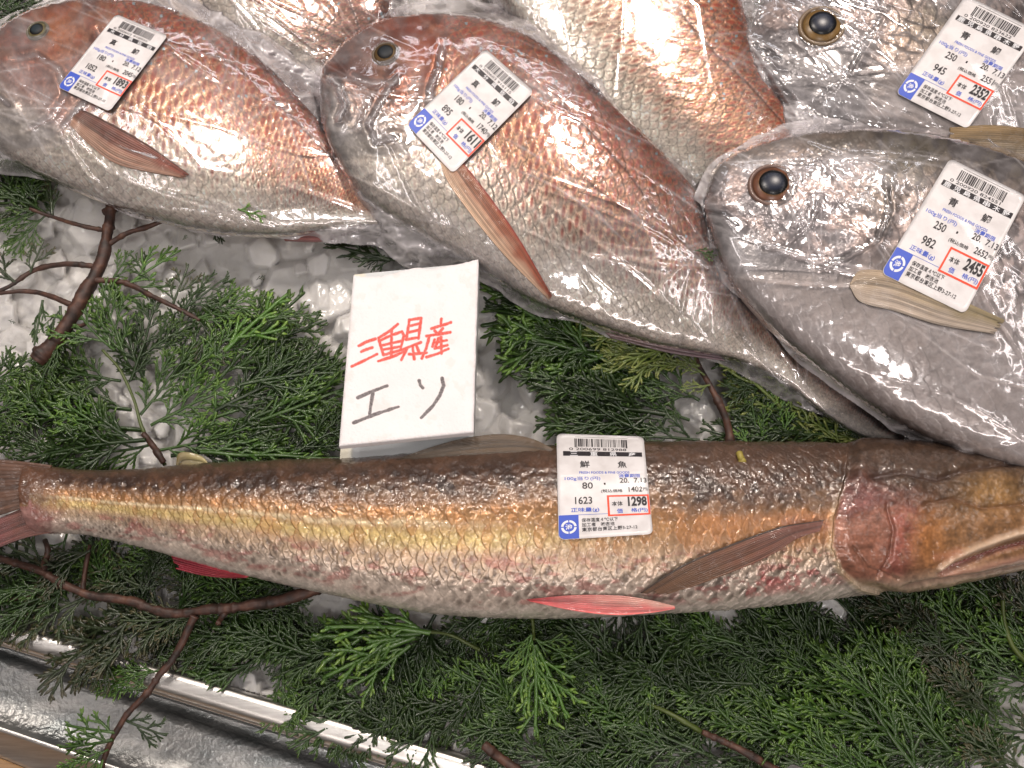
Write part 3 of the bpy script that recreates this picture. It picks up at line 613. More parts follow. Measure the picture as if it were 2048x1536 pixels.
# ---------------------------------------------------------------- lizardfish
G0 = [(2270, 1010, 2270, 1010), (2180, 945, 2185, 1090), (2048, 912, 2050, 1128), (1904, 899, 1905, 1160), (1740, 891, 1745, 1186), (1614, 888, 1625, 1202), (1450, 886, 1465, 1218), (1300, 886, 1310, 1228), (1150, 891, 1150, 1236), (1000, 899, 1005, 1236),
      (850, 907, 872, 1228), (700, 917, 742, 1206), (550, 922, 600, 1176), (410, 928, 440, 1138), (285, 938, 295, 1098), (160, 940, 172, 1070), (72, 930, 84, 1066), (62, 945, 66, 1050), (56, 1000, 56, 1000)]
def liz(I):
    w, u, qx, qy = I["w"], I["u"], I["qx"], I["qy"]; sd_ = 71
    n1 = fbm(qx / 80, qy / 40, sd_); n2 = fbm(qx / 10, qy / 10, sd_ + 3); n3 = vn(qx / 3, qy / 3, sd_ + 7); n4 = fbm(qx / 26, qy / 20, sd_ + 9)
    thin = sst(900, 200, qx)      # towards the tail
    ar = np.array(G0, float)[::-1]; ty_ = np.interp(qx, ar[:, 0], ar[:, 1]); by_ = np.interp(qx, ar[:, 2], ar[:, 3])
    w = np.where(I["top"], np.clip((qy - ty_) / np.maximum(by_ - ty_, 20), 0, 1), w)
    ww = w - 0.035 - 0.10 * sst(1150, 1450, qx) * (1 - sst(0.5, 0.7, w)) + 0.05 * (n1 - 0.5) + 0.015 * (n2 - .5)
    o3 = lambda c_: np.broadcast_to(c_, w.shape + (3,))
    back = mixc(o3(lin(84, 58, 42)), lin(54, 37, 28), sst(0.3, 0.7, n4)); back = mixc(back, lin(84, 64, 52), (1 - sst(0.0, 0.10, ww)) * 0.6)
    gold = mixc(o3(lin(158, 120, 80)), mixc(o3(lin(164, 132, 98)), lin(194, 168, 112), sst(1300, 900, qx)), sst(0.4, 0.5, ww)); pale = lin(214, 196, 160)
    c = mixc(back, lin(122, 86, 56), sst(0.17, 0.33, ww + 0.012 * np.sin(I["s"] * 6.28) + 0.05 * (fbm(qx / 11, qy / 7, 201) - 0.5))); c = mixc(c, gold, sst(0.25, 0.40, ww))
    c = mixc(c, pale, 0.75 * np.exp(-((ww - 0.415) / 0.022) ** 2) * sst(1150, 700, qx))
    c = mixc(c, lin(192, 164, 136), sst(0.50, 0.62, ww)); c = mixc(c, lin(206, 190, 176), sst(0.62, 0.82, ww)); c = mixc(c, lin(196, 184, 174), sst(0.86, 0.94, ww))
    low = sst(0.55, 0.66, ww) * (1 - sst(0.86, 0.93, ww))
    dk = np.exp(-((I["lt"] - 0.5 * (I["hid"] - 0.5)) / 0.42) ** 2) * np.exp(-((I["ls"] - 0.36) / 0.17) ** 2) * (0.2 + 1.1 * h2(np.floor(I["hid"] * 9173), np.floor(I["hid"] * 311), 3)) + 0.15
    c = mixc(c, lin(88, 76, 68), np.clip(low * dk * (0.35 + sst(0.35, 0.65, fbm(qx / 40, qy / 18, 55))) * 0.85, 0, 0.75))
    c = mixc(c, lin(158, 88, 84), np.clip(0.55 * low * sst(0.5, 0.7, fbm(qx / 30, qy / 14, 99)), 0, 1))
    midd = sst(0.27, 0.33, ww) * (1 - sst(0.55, 0.66, ww))
    c = mixc(c, lin(150, 100, 56), np.clip(0.28 * midd * sst(0.80, 0.96, I["rim"]) + 0.45 * midd * (I["hid"] > 0.75), 0, 1))
    c = mixc(c, lin(140, 108, 80), np.clip(0.5 * (1 - sst(0.22, 0.3, ww)) * sst(0.1, 0.22, ww) * np.exp(-(I["lt"] / 0.5) ** 2) * (I["hid"] > 0.55), 0, 1))
    # front half of the flank: warmer, blotchy
    fr_ = sst(1250, 1500, qx)
    c = mixc(c, lin(168, 112, 72), 0.5 * fr_ * midd); c = mixc(c, lin(176, 84, 84), 0.6 * fr_ * low * sst(0.55, 0.66, fbm(qx / 22, qy / 22, 131)))
    c = c * (0.72 + 0.56 * n2[..., None]) * (0.88 + 0.24 * n3[..., None]) * (0.86 + 0.28 * I["hid"][..., None])
    silver = 0.10 + 0.36 * sst(0.26, 0.34, ww) - 0.35 * sst(0.75, 0.92, ww)
    amp = 0.070 * (0.15 + 0.4 * sst(0.2, 0.3, ww) + 0.7 * sst(0.25, 0.6, ww) * (1 - sst(0.85, 0.95, ww))) + 0.04 * fr_
    disp = I["scs"] * (amp * I["ls"] + 0.03 * (I["hid"] - 0.5) * I["lt"]) + 0.0006 * (n2 - 0.5)
    disp = disp + 0.0007 * (fbm(qx / 14, qy / 9, 17) - 0.5) * (1 - sst(0.28, 0.40, ww)) + 0.0012 * low * fr_ * (fbm(qx / 9, qy / 9, 19) - .5)
    # head
    gill = [(1696, 900), (1690, 950), (1680, 988), (1666, 1034), (1661, 1092), (1680, 1140), (1722, 1175), (1790, 1192)]
    head = inpoly(qx, qy, gill + [(2400, 1400), (2400, 700), (1700, 700)]); d, fr, sdd = polydist(qx, qy, gill)
    hm = np.where(head, sst(0, 8, d), 0)
    hw = w + 0.12 * (n4 - 0.5)
    hc = mixc(o3(lin(74, 56, 44)), lin(108, 66, 58), sst(0.25, 0.42, hw) * sst(1900, 1740, qx))
    hc = mixc(hc, lin(134, 98, 66), sst(0.34, 0.55, hw) * sst(1720, 1860, qx + 40 * n4)); hc = mixc(hc, lin(138, 92, 74), sst(0.4, 0.5, hw) * sst(1900, 1760, qx))
    hc = mixc(hc, lin(180, 118, 62), 0.6 * np.exp(-(((qx - 1850) / 34) ** 2 + ((qy - 1080) / 50) ** 2))); hc = mixc(hc, lin(132, 64, 64), 0.35 * np.exp(-(((qx - 1718) / 40) ** 2 + ((qy - 985) / 34) ** 2)))
    hc = mixc(hc, lin(180, 136, 78), 0.5 * np.exp(-(((qx - 1980) / 60) ** 2 + ((qy - 985) / 36) ** 2)))
    hc = mixc(hc, lin(142, 74, 66), 0.6 * np.exp(-(((qx - 1800 + (qy - 1050) * 0.15 + 30 * (n4 - 0.5)) / 24) ** 2)) * sst(990, 1040, qy) * sst(0.3, 0.6, n2 + 0.1)); hc = mixc(hc, lin(176, 150, 128), sst(0.84, 0.96, w))
    hc = hc * (0.45 + 1.1 * fbm(qx / 14, qy / 12, 83, 5)[..., None]) * (0.75 + 0.5 * vn(qx / 4, qy / 4, 84)[..., None]); c = mixc(c, hc, hm)
    hd = 0.0026 * (fbm(qx / 70, qy / 40, 91) - 0.5) + 0.0004 * (fbm(qx / 11, qy / 8, 92) - 0.5) * (1 - 0.5 * sst(0.4, 0.6, w)); disp = disp * (1 - hm) + hd * hm; silver = silver * (1 - hm) + 0.2 * hm
    tl_ = sst(150, 70, qx + 30 * (n2 - 0.5)); c = mixc(c, mixc(o3(lin(92, 62, 46)), lin(122, 74, 70), sst(0.55, 0.75, w)) * (0.6 + 0.8 * n2[..., None]), 0.85 * tl_); silver = silver * (1 - tl_)
    # opercle step with pale membrane
    disp = disp + np.where(head, 0.0026 * sst(0, 30, d), 0.0010 * np.exp(-(d / 7) ** 2))
    mem = np.where(~head, np.exp(-((d - 2) / 7) ** 2), np.exp(-(d / 5) ** 2)) * sst(0.15, 0.5, fr); c = mixc(c, lin(176, 150, 112), np.clip(mem * 0.55 * (0.5 + n4), 0, 1))
    c = mixc(c, lin(60, 34, 32), np.where(~head, np.exp(-((d - 15) / 4) ** 2), 0) * 0.5 * sst(0.3, 0.6, fr))
    # mouth
    for pts, wd, dep, colr, st_ in (([(1867, 1136), (1900, 1112), (1940, 1092), (1990, 1074), (2050, 1057), (2130, 1046)], 6, -0.0016, (204, 176, 150), 0.9), ([(1872, 1141), (1930, 1117), (1990, 1094), (2050, 1080), (2130, 1068)], 5, 0.0022, (124, 62, 58), 0.9),
                                   ([(1868, 1146), (1930, 1134), (1990, 1118), (2060, 1102), (2130, 1092)], 7, -0.0010, (190, 140, 120), 0.7), ([(1860, 1110), (1885, 1108), (1910, 1098)], 8, -0.0004, (178, 120, 92), 0.6),
                                   ([(1560, 1048), (1610, 1046), (1655, 1050)], 12, 0.0, (140, 90, 84), 0.4),
                                   ([(1768, 1010), (1782, 1060), (1776, 1110), (1750, 1150)], 4, 0.0012, (110, 66, 54), 0.3), ([(1735, 960), (1800, 950), (1870, 962), (1950, 940), (2040, 930)], 6, 0.0014, (66, 48, 44), 0.5), ([(1840, 1010), (1900, 1000), (1960, 1018), (2040, 1010)], 4, 0.0008, (110, 74, 50), 0.5),
                                   ([(1800, 1165), (1860, 1152), (1950, 1140), (2060, 1116)], 4, 0.0010, (120, 92, 80), 0.6), ([(1700, 1090), (1730, 1130), (1790, 1150)], 3, 0.0006, (120, 80, 60), 0.4)):
        dm, fm, sm = polydist(qx, qy, pts); g = np.exp(-(dm / wd) ** 2) * sst(0, 0.06, fm + 0.02); c = mixc(c, lin(*colr), np.clip(g * st_, 0, 1)); disp = disp - dep * g
    dm, fm, sm = polydist(qx, qy, [(1872, 1141), (1930, 1117), (1990, 1094), (2050, 1080), (2130, 1068)]); tooth = np.exp(-((dm - 2) / 3.0) ** 2) * (np.sin(fm * 190) > 0.1) * (sm < 0) * (fm > 0.1); c = mixc(c, lin(216, 204, 186), 0.7 * tooth)
    disp = np.where(I["top"], disp, 0)
    return np.clip(c * 1.0, 0.003, 0.9), np.clip(silver, 0, 0.85), disp
G = [r[:4] for r in G0]
Gs = rows_(G, 0.034, 0.42)
F = add_fish("G", "lizardfish", Gs, M["lizard"], "long brown and gold lizardfish lying unwrapped across the sprigs below the sign", None, zup=0.92, zdn=0.95, nu=1750, nv=300, rows=12, p=0.86, seed=77, paint=liz)
r = F.root
fin("pectoral_fin", [(1648, 1040), (1606, 1046), (1556, 1055), (1469, 1086), (1366, 1130), (1280, 1186)], [(1640, 1062), (1593, 1078), (1550, 1106), (1490, 1134), (1407, 1166), (1330, 1190)], F, r, 13, (104, 66, 56), (104, 74, 52), edge=(48, 38, 32), off=0.0016, ridge=0.00025)
fin("pelvic_fin", [(1350, 1212), (1300, 1200), (1240, 1191), (1150, 1190), (1052, 1199)], [(1350, 1218), (1300, 1226), (1230, 1230), (1150, 1222), (1060, 1203)], F, r, 9, (176, 130, 118), (150, 44, 50), zfix=0.059, ridge=0.00015, low=(206, 92, 92), droop=0.0, ragged=0.01)
fin("anal_fin", [(500, 1152), (440, 1134), (390, 1118), (340, 1104)], [(492, 1156), (450, 1156), (400, 1150), (352, 1138)], F, r, 7, (170, 60, 70), (150, 44, 60), zfix=0.030, ragged=0.08)
fin("dorsal_fin", [(1108, 898), (1060, 876), (1000, 868), (930, 876), (860, 895), (790, 920)], [(1108, 905), (1060, 905), (1000, 908), (930, 912), (860, 916), (792, 924)], F, r, 12, (78, 60, 40), (62, 48, 32), zfix=0.052, ridge=0.0002)
fin("adipose_fin", [(422, 936), (406, 914), (376, 904), (356, 908), (352, 930)], [(424, 938), (408, 936), (390, 937), (372, 938), (358, 938)], F, r, 2, (150, 140, 96), (110, 96, 60), zfix=0.034)
fin("tail_fin", [(104, 930), (40, 922), (-40, 914), (-140, 894)], [(74, 1006), (20, 1024), (-30, 1038), (-100, 1050)], F, r, 14, (84, 58, 44), (66, 46, 38), zfix=0.040, ridge=0.0003)
fin("tail_fin", [(74, 1003), (20, 1027), (-30, 1048), (-100, 1072)], [(112, 1064), (50, 1076), (-20, 1102), (-120, 1140)], F, r, 14, (98, 62, 54), (98, 46, 54), zfix=0.038, ridge=0.0003)
eyeball(F, 2072, 968, 22, (120, 90, 50), (20, 14, 30), r)

# ---------------------------------------------------------------- bags of clear film draped over the fish
LABELQ = {"A": [(232, 28), (336, 71), (219, 223), (115, 174)], "B": [(971, 97), (1068, 183), (906, 347), (813, 249)],
          "F": [(1932, -10), (2077, 62), (1935, 258), (1791, 186)], "E": [(1900, 316), (2053, 392), (1930, 628), (1761, 546)],
          "G": [(1113, 867), (1287, 873), (1306, 1068), (1117, 1080)]}
def densify(poly, step=14, jit=0.0, seed=0):
    c = crom(list(poly) + [poly[0]], 0)
    cum = np.concatenate([[0], np.cumsum(np.hypot(*(c[1:] - c[:-1]).T))]); m = int(cum[-1] / step)
    p, t = resample(c, cum, m); p = p[:-1]; t = t[:-1]
    r = np.random.default_rng(seed); nrm = np.roll(p, -1, 0) - np.roll(p, 1, 0); nrm = np.stack([-nrm[:, 1], nrm[:, 0]], 1) / (np.hypot(*nrm.T)[:, None] + 1e-9)
    return p + nrm * (jit * (vn(t / 90, t * 0, seed) - 0.5) * 1.4 + 0.4 * jit * (vn(t / 30, t * 0, seed + 1) - 0.5))[:, None]
def film(name, key, poly, seed, label, ground=0.010, step=3.0, ang=0.6, ncr=110, amp=1.0, calm=None, foci=(), over=()):
    F = FISHES[key]
    Z = np.where(F.Z > 0, F.Z, ground)
    for k_ in over: Z = np.maximum(Z, np.where(FISHES[k_].Z > 0, FISHES[k_].Z - 0.006, ground))
    Z0 = Z.copy()
    for k in (14, 14, 12, 10, 10, 8, 8, 6, 5, 4, 3): Z = np.maximum(Z0, blur(Z, k))
    Z = np.maximum(Z0, blur(Z, 2)); Z = blur(Z, 1)
    F.drape = Z
    pl = densify(poly, 10, 16, seed)
    x0, y0 = pl.min(0) - step; x1, y1 = pl.max(0) + step
    x0, y0, x1, y1 = max(x0, -140), max(y0, -140), min(x1, 2190), min(y1, 1680)
    nx = int((x1 - x0) / step) + 1; ny = int((y1 - y0) / step) + 1
    gx, gy = np.meshgrid(x0 + np.arange(nx) * step, y0 + np.arange(ny) * step, indexing='ij')
    ins = inpoly(gx, gy, pl); d, fr, sd = polydist(gx, gy, np.vstack([pl, pl[:1]]))
    near = (~ins) & (d < step * 1.45)
    # snap the outside ring on to the edge
    ed = np.vstack([pl, pl[:1]]); seg = np.hypot(*(ed[1:] - ed[:-1]).T); cu = np.concatenate([[0], np.cumsum(seg)]) / seg.sum()
    gx = np.where(near, np.interp(fr, cu, ed[:, 0]), gx); gy = np.where(near, np.interp(fr, cu, ed[:, 1]), gy)
    z = bil(Z, gx, gy) + 0.0006; zf_ = bil(Z0, gx, gy) + 0.0006; z = np.maximum(zf_, ground + (z - ground) * (0.35 + 0.65 * sst(0, 34, d)))
    rg = np.random.default_rng(seed); wr = np.zeros(gx.shape); fold = np.zeros(gx.shape)
    for i in range(ncr):
        if foci and rg.random() < 0.6:
            fx_, fy_, fr_ = foci[rg.integers(len(foci))]; a = rg.uniform(0, np.pi); L = rg.uniform(0.35, 1.0) * fr_
            cx, cy = fx_ + math.cos(a) * L * 0.5 * rg.choice([-1, 1]), fy_ + math.sin(a) * L * 0.5
        else:
            cx, cy = rg.uniform(x0, x1), rg.uniform(y0, y1); a = ang + rg.normal(0, 0.45); L = rg.uniform(60, 330)
        w_ = rg.uniform(2.5, 7) if rg.random() < 0.8 else rg.uniform(10, 22)
        ux = (gx - cx) * math.cos(a) + (gy - cy) * math.sin(a); uy = -(gx - cx) * math.sin(a) + (gy - cy) * math.cos(a)
        uy = uy - rg.normal(0, 0.0007) * ux ** 2
        t = np.clip(1 - (ux / (L / 2)) ** 2, 0, 1)
        wr += rg.choice([1, 1, -0.6]) * w_ * 0.00018 * t * np.exp(-np.abs(uy / w_) ** 1.3)
        fold += rg.uniform(0.05, 0.5) * t * np.exp(-np.abs(uy / (w_ * 0.35)) ** 2) if w_ < 9 else 0.12 * t * np.exp(-np.abs(uy / w_) ** 2)
    lng = np.zeros(gx.shape)
    for i in range(int(ncr * 0.30)):
        cx, cy = rg.uniform(x0, x1), rg.uniform(y0, y1); a = ang + rg.normal(0, 0.35); L = rg.uniform(260, 760); w_ = rg.uniform(2.2, 5.0)
        ux = (gx - cx) * math.cos(a) + (gy - cy) * math.sin(a); uy = -(gx - cx) * math.sin(a) + (gy - cy) * math.cos(a) - rg.normal(0, 0.0004) * ux ** 2
        t = np.clip(1 - (ux / (L / 2)) ** 2, 0, 1); pr = np.exp(-np.abs(uy / w_) ** 1.2); lng += w_ * 0.00016 * t * pr; fold += rg.uniform(0.05, 0.45) * t * np.exp(-(uy / 1.8) ** 2)
    n_ = fbm(gx / 90 + 5, gy / 60, seed, 3); rdg = 1 - np.abs(2 * fbm(gx / 46, gy / 30, seed + 9, 3) - 1)
    loose = sst(0.0, 0.004, z - bil(np.where(F.Z > 0, F.Z, ground), gx, gy))     # where the film hangs free it crumples more
    wr = wr * (0.04 + 1.4 * loose) + lng + 0.0045 * (rdg ** 5) * (0.01 + 0.9 * loose) * n_ + 0.0010 * (n_ - 0.4) * loose + 0.0006 * loose * (1 - np.abs(2 * fbm(gx / 17, gy / 13, seed + 19, 2) - 1)) ** 3
    if key in LABELQ and key != "G":
        q = np.array(LABELQ[key], float); dl, _, _ = polydist(gx, gy, np.vstack([q, q[:1]])); inl = inpoly(gx, gy, q)
        wr = wr * np.where(inl, 0.0, sst(0, 30, dl)); fold = fold * np.where(inl, 0, 1)
    if calm is not None:
        dc = np.hypot(gx - calm[0], gy - calm[1]); wr = wr * (0.35 + 0.65 * sst(calm[2] * 0.5, calm[2], dc))
    z = z + np.maximum(wr, -0.0005) * amp
    milk = 0.02 + 0.08 * sst(0.45, 0.7, fbm(gx / 120, gy / 90, seed + 31)) + 0.22 * loose * n_ * 2 + np.clip(fold, 0, 0.6) * 0.95 * (0.4 + 0.6 * loose + 0.3 * n_) + 0.25 * (rdg ** 6) * (0.3 + loose)
    milk = milk + 0.22 * np.exp(-d / 12.0) * ins * loose; milk = np.clip(milk * amp, 0, 0.7); milk = np.where(near, 0.22, milk)
    z = np.where(near, z - 0.0008, z)
    p = P(gx, gy, z); use = ins | near
    f = gridfaces(nx, ny); uf = use.reshape(-1); f = f[uf[f].all(1)]
    idx = -np.ones(nx * ny, int); us = np.unique(f); idx[us] = np.arange(len(us))
    me = mesh_np(name, p.reshape(-1, 3)[us], idx[f], True, {"folds": milk.reshape(-1)[us]})
    o = link(name, me, M["film"]); tag(o, label, "bag", "clear bags around the bream"); return o
film("plastic_bag", "D", [(350, -120), (420, 30), (520, 110), (620, 172), (720, 186), (800, 120), (812, -20), (800, -130)], 5, "clear bag round the speckled bream fragment between the left and centre bream", ang=0.5, ncr=60, foci=[(600, 120, 300)])
film("plastic_bag", "C", [(900, -130), (985, 10), (1090, 120), (1230, 260), (1400, 420), (1560, 520), (1720, 520), (1760, 430), (1640, 260), (1550, 150), (1500, 20), (1480, -130)], 6, "clear bag with few wrinkles round the shiny bream cut off by the top edge", ang=1.1, ncr=50, amp=0.7, foci=[(1520, 60, 260), (1050, 60, 260)])
film("plastic_bag", "A", [(-110, 150), (-40, 70), (30, 30), (85, 0), (140, -60), (420, -80), (560, 40), (640, 130), (655, 210), (720, 320), (830, 400), (960, 440), (980, 500), (900, 545), (800, 520), (700, 480), (560, 482), (440, 474), (300, 444), (120, 382), (-60, 318)], 7,
     "wrinkled clear bag round the left bream at the upper left corner", ang=0.55, ncr=130, calm=(450, 300, 160), foci=[(560, 190, 420), (830, 440, 300), (480, 60, 300)])
film("plastic_bag", "B", [(612, 190), (622, 130), (690, 70), (770, 32), (870, 6), (1000, 8), (1100, 40), (1180, 120), (1300, 245), (1420, 370), (1480, 470), (1570, 590), (1700, 730), (1780, 800), (1870, 896), (1810, 912), (1700, 866), (1600, 806), (1480, 742), (1400, 716), (1300, 694),
     (1180, 664), (1060, 622), (985, 578), (930, 545), (850, 550), (780, 520), (712, 430), (640, 310)], 8, "crinkled clear bag round the large coppery bream at the centre", ang=0.75, ncr=170, calm=(1050, 450, 220), foci=[(640, 150, 360), (1150, 130, 330), (1700, 800, 420), (1420, 480, 300), (850, 540, 260)])
film("plastic_bag", "F", [(1478, 40), (1500, -130), (2180, -130), (2180, 340), (2050, 332), (1920, 320), (1800, 290), (1700, 275), (1610, 290), (1560, 260), (1560, 200), (1508, 140)], 9, "heavily crumpled clear bag round the grey bream at the top right corner", ang=0.4, ncr=190, amp=1.0, foci=[(1620, 230, 380), (1700, 180, 340), (1900, 300, 300)], ground=0.030)
film("plastic_bag", "E", [(1392, 400), (1418, 330), (1480, 290), (1600, 240), (1720, 240), (1880, 258), (2030, 300), (2180, 380), (2180, 960), (2090, 962), (1935, 925), (1800, 868), (1690, 790), (1600, 730), (1520, 650), (1450, 560), (1410, 480)], 10,
     "clear bag stretched round the big grey bream below the other grey one", ang=0.35, ncr=120, calm=(1750, 740, 260), foci=[(1560, 300, 420), (1640, 300, 380), (1900, 300, 300)], ground=0.034)

# ---------------------------------------------------------------- price labels
TC = {}
def text2d(s, bold=0.0):
    k = (s, bold)
    if k in TC: return TC[k]
    cu = bpy.data.curves.new("txt", 'FONT'); cu.body = s; cu.resolution_u = 3; cu.size = 1.0; cu.offset = bold
    ob = bpy.data.objects.new("txt", cu); COL.objects.link(ob); bpy.context.view_layer.update()
    me = bpy.data.meshes.new_from_object(ob.evaluated_get(bpy.context.evaluated_depsgraph_get()))
    me.calc_loop_triangles()
    v = np.zeros(len(me.vertices) * 3); me.vertices.foreach_get("co", v); v = v.reshape(-1, 3)[:, :2]
    t = np.zeros(len(me.loop_triangles) * 3, np.int32); me.loop_triangles.foreach_get("vertices", t); t = t.reshape(-1, 3)
    bpy.data.objects.remove(ob); bpy.data.curves.remove(cu); bpy.data.meshes.remove(me)
    TC[k] = (v, t); return TC[k]
ml, n, l, b = mat("label_paper", (0.70, 0.675, 0.68), 0.38); b.inputs["Coat Weight"].default_value = 0.25
x = noise(n, l, 130, 3); r = ramp(n, l, x.outputs["Fac"], [(0.3, (0.60, 0.57, 0.57)), (0.6, (0.71, 0.685, 0.69))]); l.new(r.outputs[0], b.inputs["Base Color"])
mk = mat("black_print", (0.022, 0.018, 0.022), 0.45)[0]; mbl = mat("blue_print", (0.05, 0.10, 0.52), 0.45)[0]; mre = mat("red_print", (0.78, 0.075, 0.03), 0.45)[0]; mwp = mat("white_print", (0.75, 0.75, 0.78), 0.45)[0]
def hom(q):
    (x0, y0), (x1, y1), (x2, y2), (x3, y3) = q   # TL TR BR BL
    A_ = []; B_ = []
    for (u, v), (x_, y_) in zip(((0, 0), (1, 0), (1, 1), (0, 1)), q):
        A_.append([u, v, 1, 0, 0, 0, -u * x_, -v * x_]); B_.append(x_); A_.append([0, 0, 0, u, v, 1, -u * y_, -v * y_]); B_.append(y_)
    h = np.linalg.solve(np.array(A_, float), np.array(B_, float)); return h
def label_sheet(key, Z, lab, origin, kanji, per, weight, date, tax, price, code, lift=0.0012, wave=0.0):
    q = LABELQ[key]; h = hom(q)
    def pxy(u, v):
        d = h[6] * u + h[7] * v + 1
        return (h[0] * u + h[1] * v + h[2]) / d, (h[3] * u + h[4] * v + h[5]) / d
    uu, vv = np.meshgrid(np.linspace(0.02, 0.98, 12), np.linspace(0.02, 0.98, 14)); uu = uu.ravel(); vv = vv.ravel()
    x_, y_ = pxy(uu, vv); zz = bil(Z, x_, y_); ok = zz > (0.04 if key == "G" else 0.0)
    # smooth bend: fit, then lift clear of everything below
    basis = lambda u, v: np.stack([np.ones_like(u), u, v, u * u, u * v, v * v, v ** 3, u * v * v], -1)
    if key == "G": ok &= (vv > 0.14)
    co, *_ = np.linalg.lstsq(basis(uu[ok], vv[ok]), zz[ok], rcond=None)
    res = (zz[ok] - basis(uu[ok], vv[ok]) @ co).max()
    zf = lambda u, v: basis(u, v) @ co + max(res, 0) + lift
    def to3(u, v, o_):
        u = np.asarray(u, float); v = np.asarray(v, float); x_, y_ = pxy(u, v)
        return P(x_, y_, zf(u, v) + o_)
    # rounded sheet
    R_ = 0.06; asp = 1.3; pts = []
    for cx, cy, a0 in ((1 - R_, R_ / asp, -90), (1 - R_, 1 - R_ / asp, 0), (R_, 1 - R_ / asp, 90), (R_, R_ / asp, 180)):
        for k in range(8):
            a = math.radians(a0 + k * 90 / 7); pts.append((cx + R_ * math.cos(a), cy + R_ / asp * math.sin(a)))
        # straight run to the next corner
    full = []
    for i in range(len(pts)):
        a_, b_ = pts[i], pts[(i + 1) % len(pts)]; m = 10 if math.dist(a_, b_) > 0.2 else 1
        for k in range(m): full.append((a_[0] + (b_[0] - a_[0]) * k / m, a_[1] + (b_[1] - a_[1]) * k / m))
    full = np.array(full); nb = len(full); nr = 12
    g = 0.5 + (full - 0.5)[None] * np.linspace(0.02, 1, nr)[:, None, None]
    top = to3(g[..., 0], g[..., 1], 0.0).reshape(-1, 3); lo = to3(full[:, 0], full[:, 1], -0.00018)
    f = gridfaces(nr, nb, True); k = np.arange(nb); e0 = (nr - 1) * nb
    f2 = np.stack([e0 + k, nr * nb + k, nr * nb + (k + 1) % nb, e0 + (k + 1) % nb], 1)
    cap = np.stack([np.zeros(nb - 2, int), k[1:-1], k[2:], k[2:]], 1)
    me = mesh_np("price_label", np.concatenate([top, lo]), np.concatenate([f, f2]), True)
    root = empty("price_label", Vector(to3(0.5, 0.5, 0))); tag(root, lab, "price label", "price labels on the fish")
    link("sheet", me, ml, root)
    def ink(name, items, m_, o_):
        mb_ = MB()
        for v_, t_ in items:
            mb_.add(to3(v_[:, 0], v_[:, 1], o_), np.c_[t_, t_[:, -1:]] if False else t_)
        link(name, mb_.mesh(name, False), m_, root)
    def T(s, u0, u1, vc, hh, bold=0.0, asc=None):
        v_, t_ = text2d(s, bold + 0.009); mn = v_.min(0); mx = v_.max(0); v2 = (v_ - mn) / (mx - mn)
        return np.stack([u0 + v2[:, 0] * (u1 - u0), vc + hh / 2 - v2[:, 1] * hh], 1), t_
    def rect(u0, u1, v0, v1, nn=8):
        a_ = np.linspace(u0, u1, nn + 1); v_ = np.stack([np.concatenate([a_, a_]), np.concatenate([np.full(nn + 1, v0), np.full(nn + 1, v1)])], 1)
        t_ = []
        for i in range(nn): t_ += [[i, i + 1, nn + 2 + i], [i, nn + 2 + i, nn + 1 + i]]
        return v_, np.array(t_)
    def rectn(u0, u1, v0, v1, nn=8, mv=5):
        out = []
        e = np.linspace(v0, v1, mv + 1)
        for i in range(mv): out.append(rect(u0, u1, e[i], e[i + 1], nn))
        return out
    O1 = 0.00010; O2 = 0.00018
    # barcode
    rb = random.Random(code); bars = []; x_ = 0.19
    while x_ < 0.79:
        w_ = rb.choice([0.0045, 0.0045, 0.009, 0.0135, 0.018]); bars += rectn(x_, min(x_ + w_, 0.80), 0.045, 0.135 if x_ < 0.215 or x_ > 0.77 else 0.128, 1, 2); x_ += w_ + rb.choice([0.0055, 0.0055, 0.010, 0.014])
    bars.append(rect(0.20, 0.80, 0.027, 0.0295)); bars.append(T(code, 0.13, 0.775, 0.152, 0.026))
    ink("barcode", bars, mk, O1)
    # origin strip, white characters on black
    ink("origin_strip", rectn(0.065, 0.96, 0.176, 0.222, 14, 2), mk, O1)
    nch = len(origin); ch = []
    for i, c_ in enumerate(origin):
        uc = 0.065 + 0.895 * ((i + 0.5) / nch) * 0.98 + 0.005; ch.append(T(c_, uc - 0.042, uc + 0.042, 0.199, 0.043, 0.004))
    ink("origin_characters", ch, mwp, O2)
    bk = [T(kanji[0], 0.24, 0.345, 0.305, 0.068, 0.004), T(kanji[1], 0.66, 0.765, 0.305, 0.068, 0.004), T(per, 0.235 + 0.02 * (3 - len(per)), 0.37, 0.515, 0.062, 0.006),
          T(weight, 0.175 if len(weight) > 3 else 0.20, 0.355, 0.655, 0.068, 0.006), T(date, 0.67, 0.985, 0.468, 0.050, 0.006), T("(税込価格", 0.455, 0.695, 0.572, 0.036),
          T(tax, 0.765, 0.925, 0.556, 0.054, 0.006), T("円)", 0.935, 0.992, 0.560, 0.034), T("本体", 0.565, 0.685, 0.695, 0.046), T(price, 0.745, 0.965, 0.678, 0.094, 0.030),
          T("保存温度４℃以下", 0.235, 0.62, 0.838, 0.036), T("加工者　㈱吉池", 0.235, 0.58, 0.880, 0.036), T("東京都台東区上野3-27-12", 0.235, 0.83, 0.922, 0.037)]
    ink("black_text", bk, mk, O2)
    bl = [T("FRESH FOODS & FINE GOODS", 0.23, 0.79, 0.388, 0.023, 0.004), T("100g当り(円)", 0.075, 0.455, 0.448, 0.042), T("消費期限", 0.66, 0.915, 0.422, 0.038, 0.004), T("正味量(g)", 0.13, 0.425, 0.745, 0.046, 0.004),
          T("価", 0.615, 0.68, 0.765, 0.044, 0.006), T("格(円)", 0.775, 0.965, 0.765, 0.044, 0.004), rect(0.012, 0.515, 0.786, 0.789)]
    ink("blue_text", bl, mbl, O1)
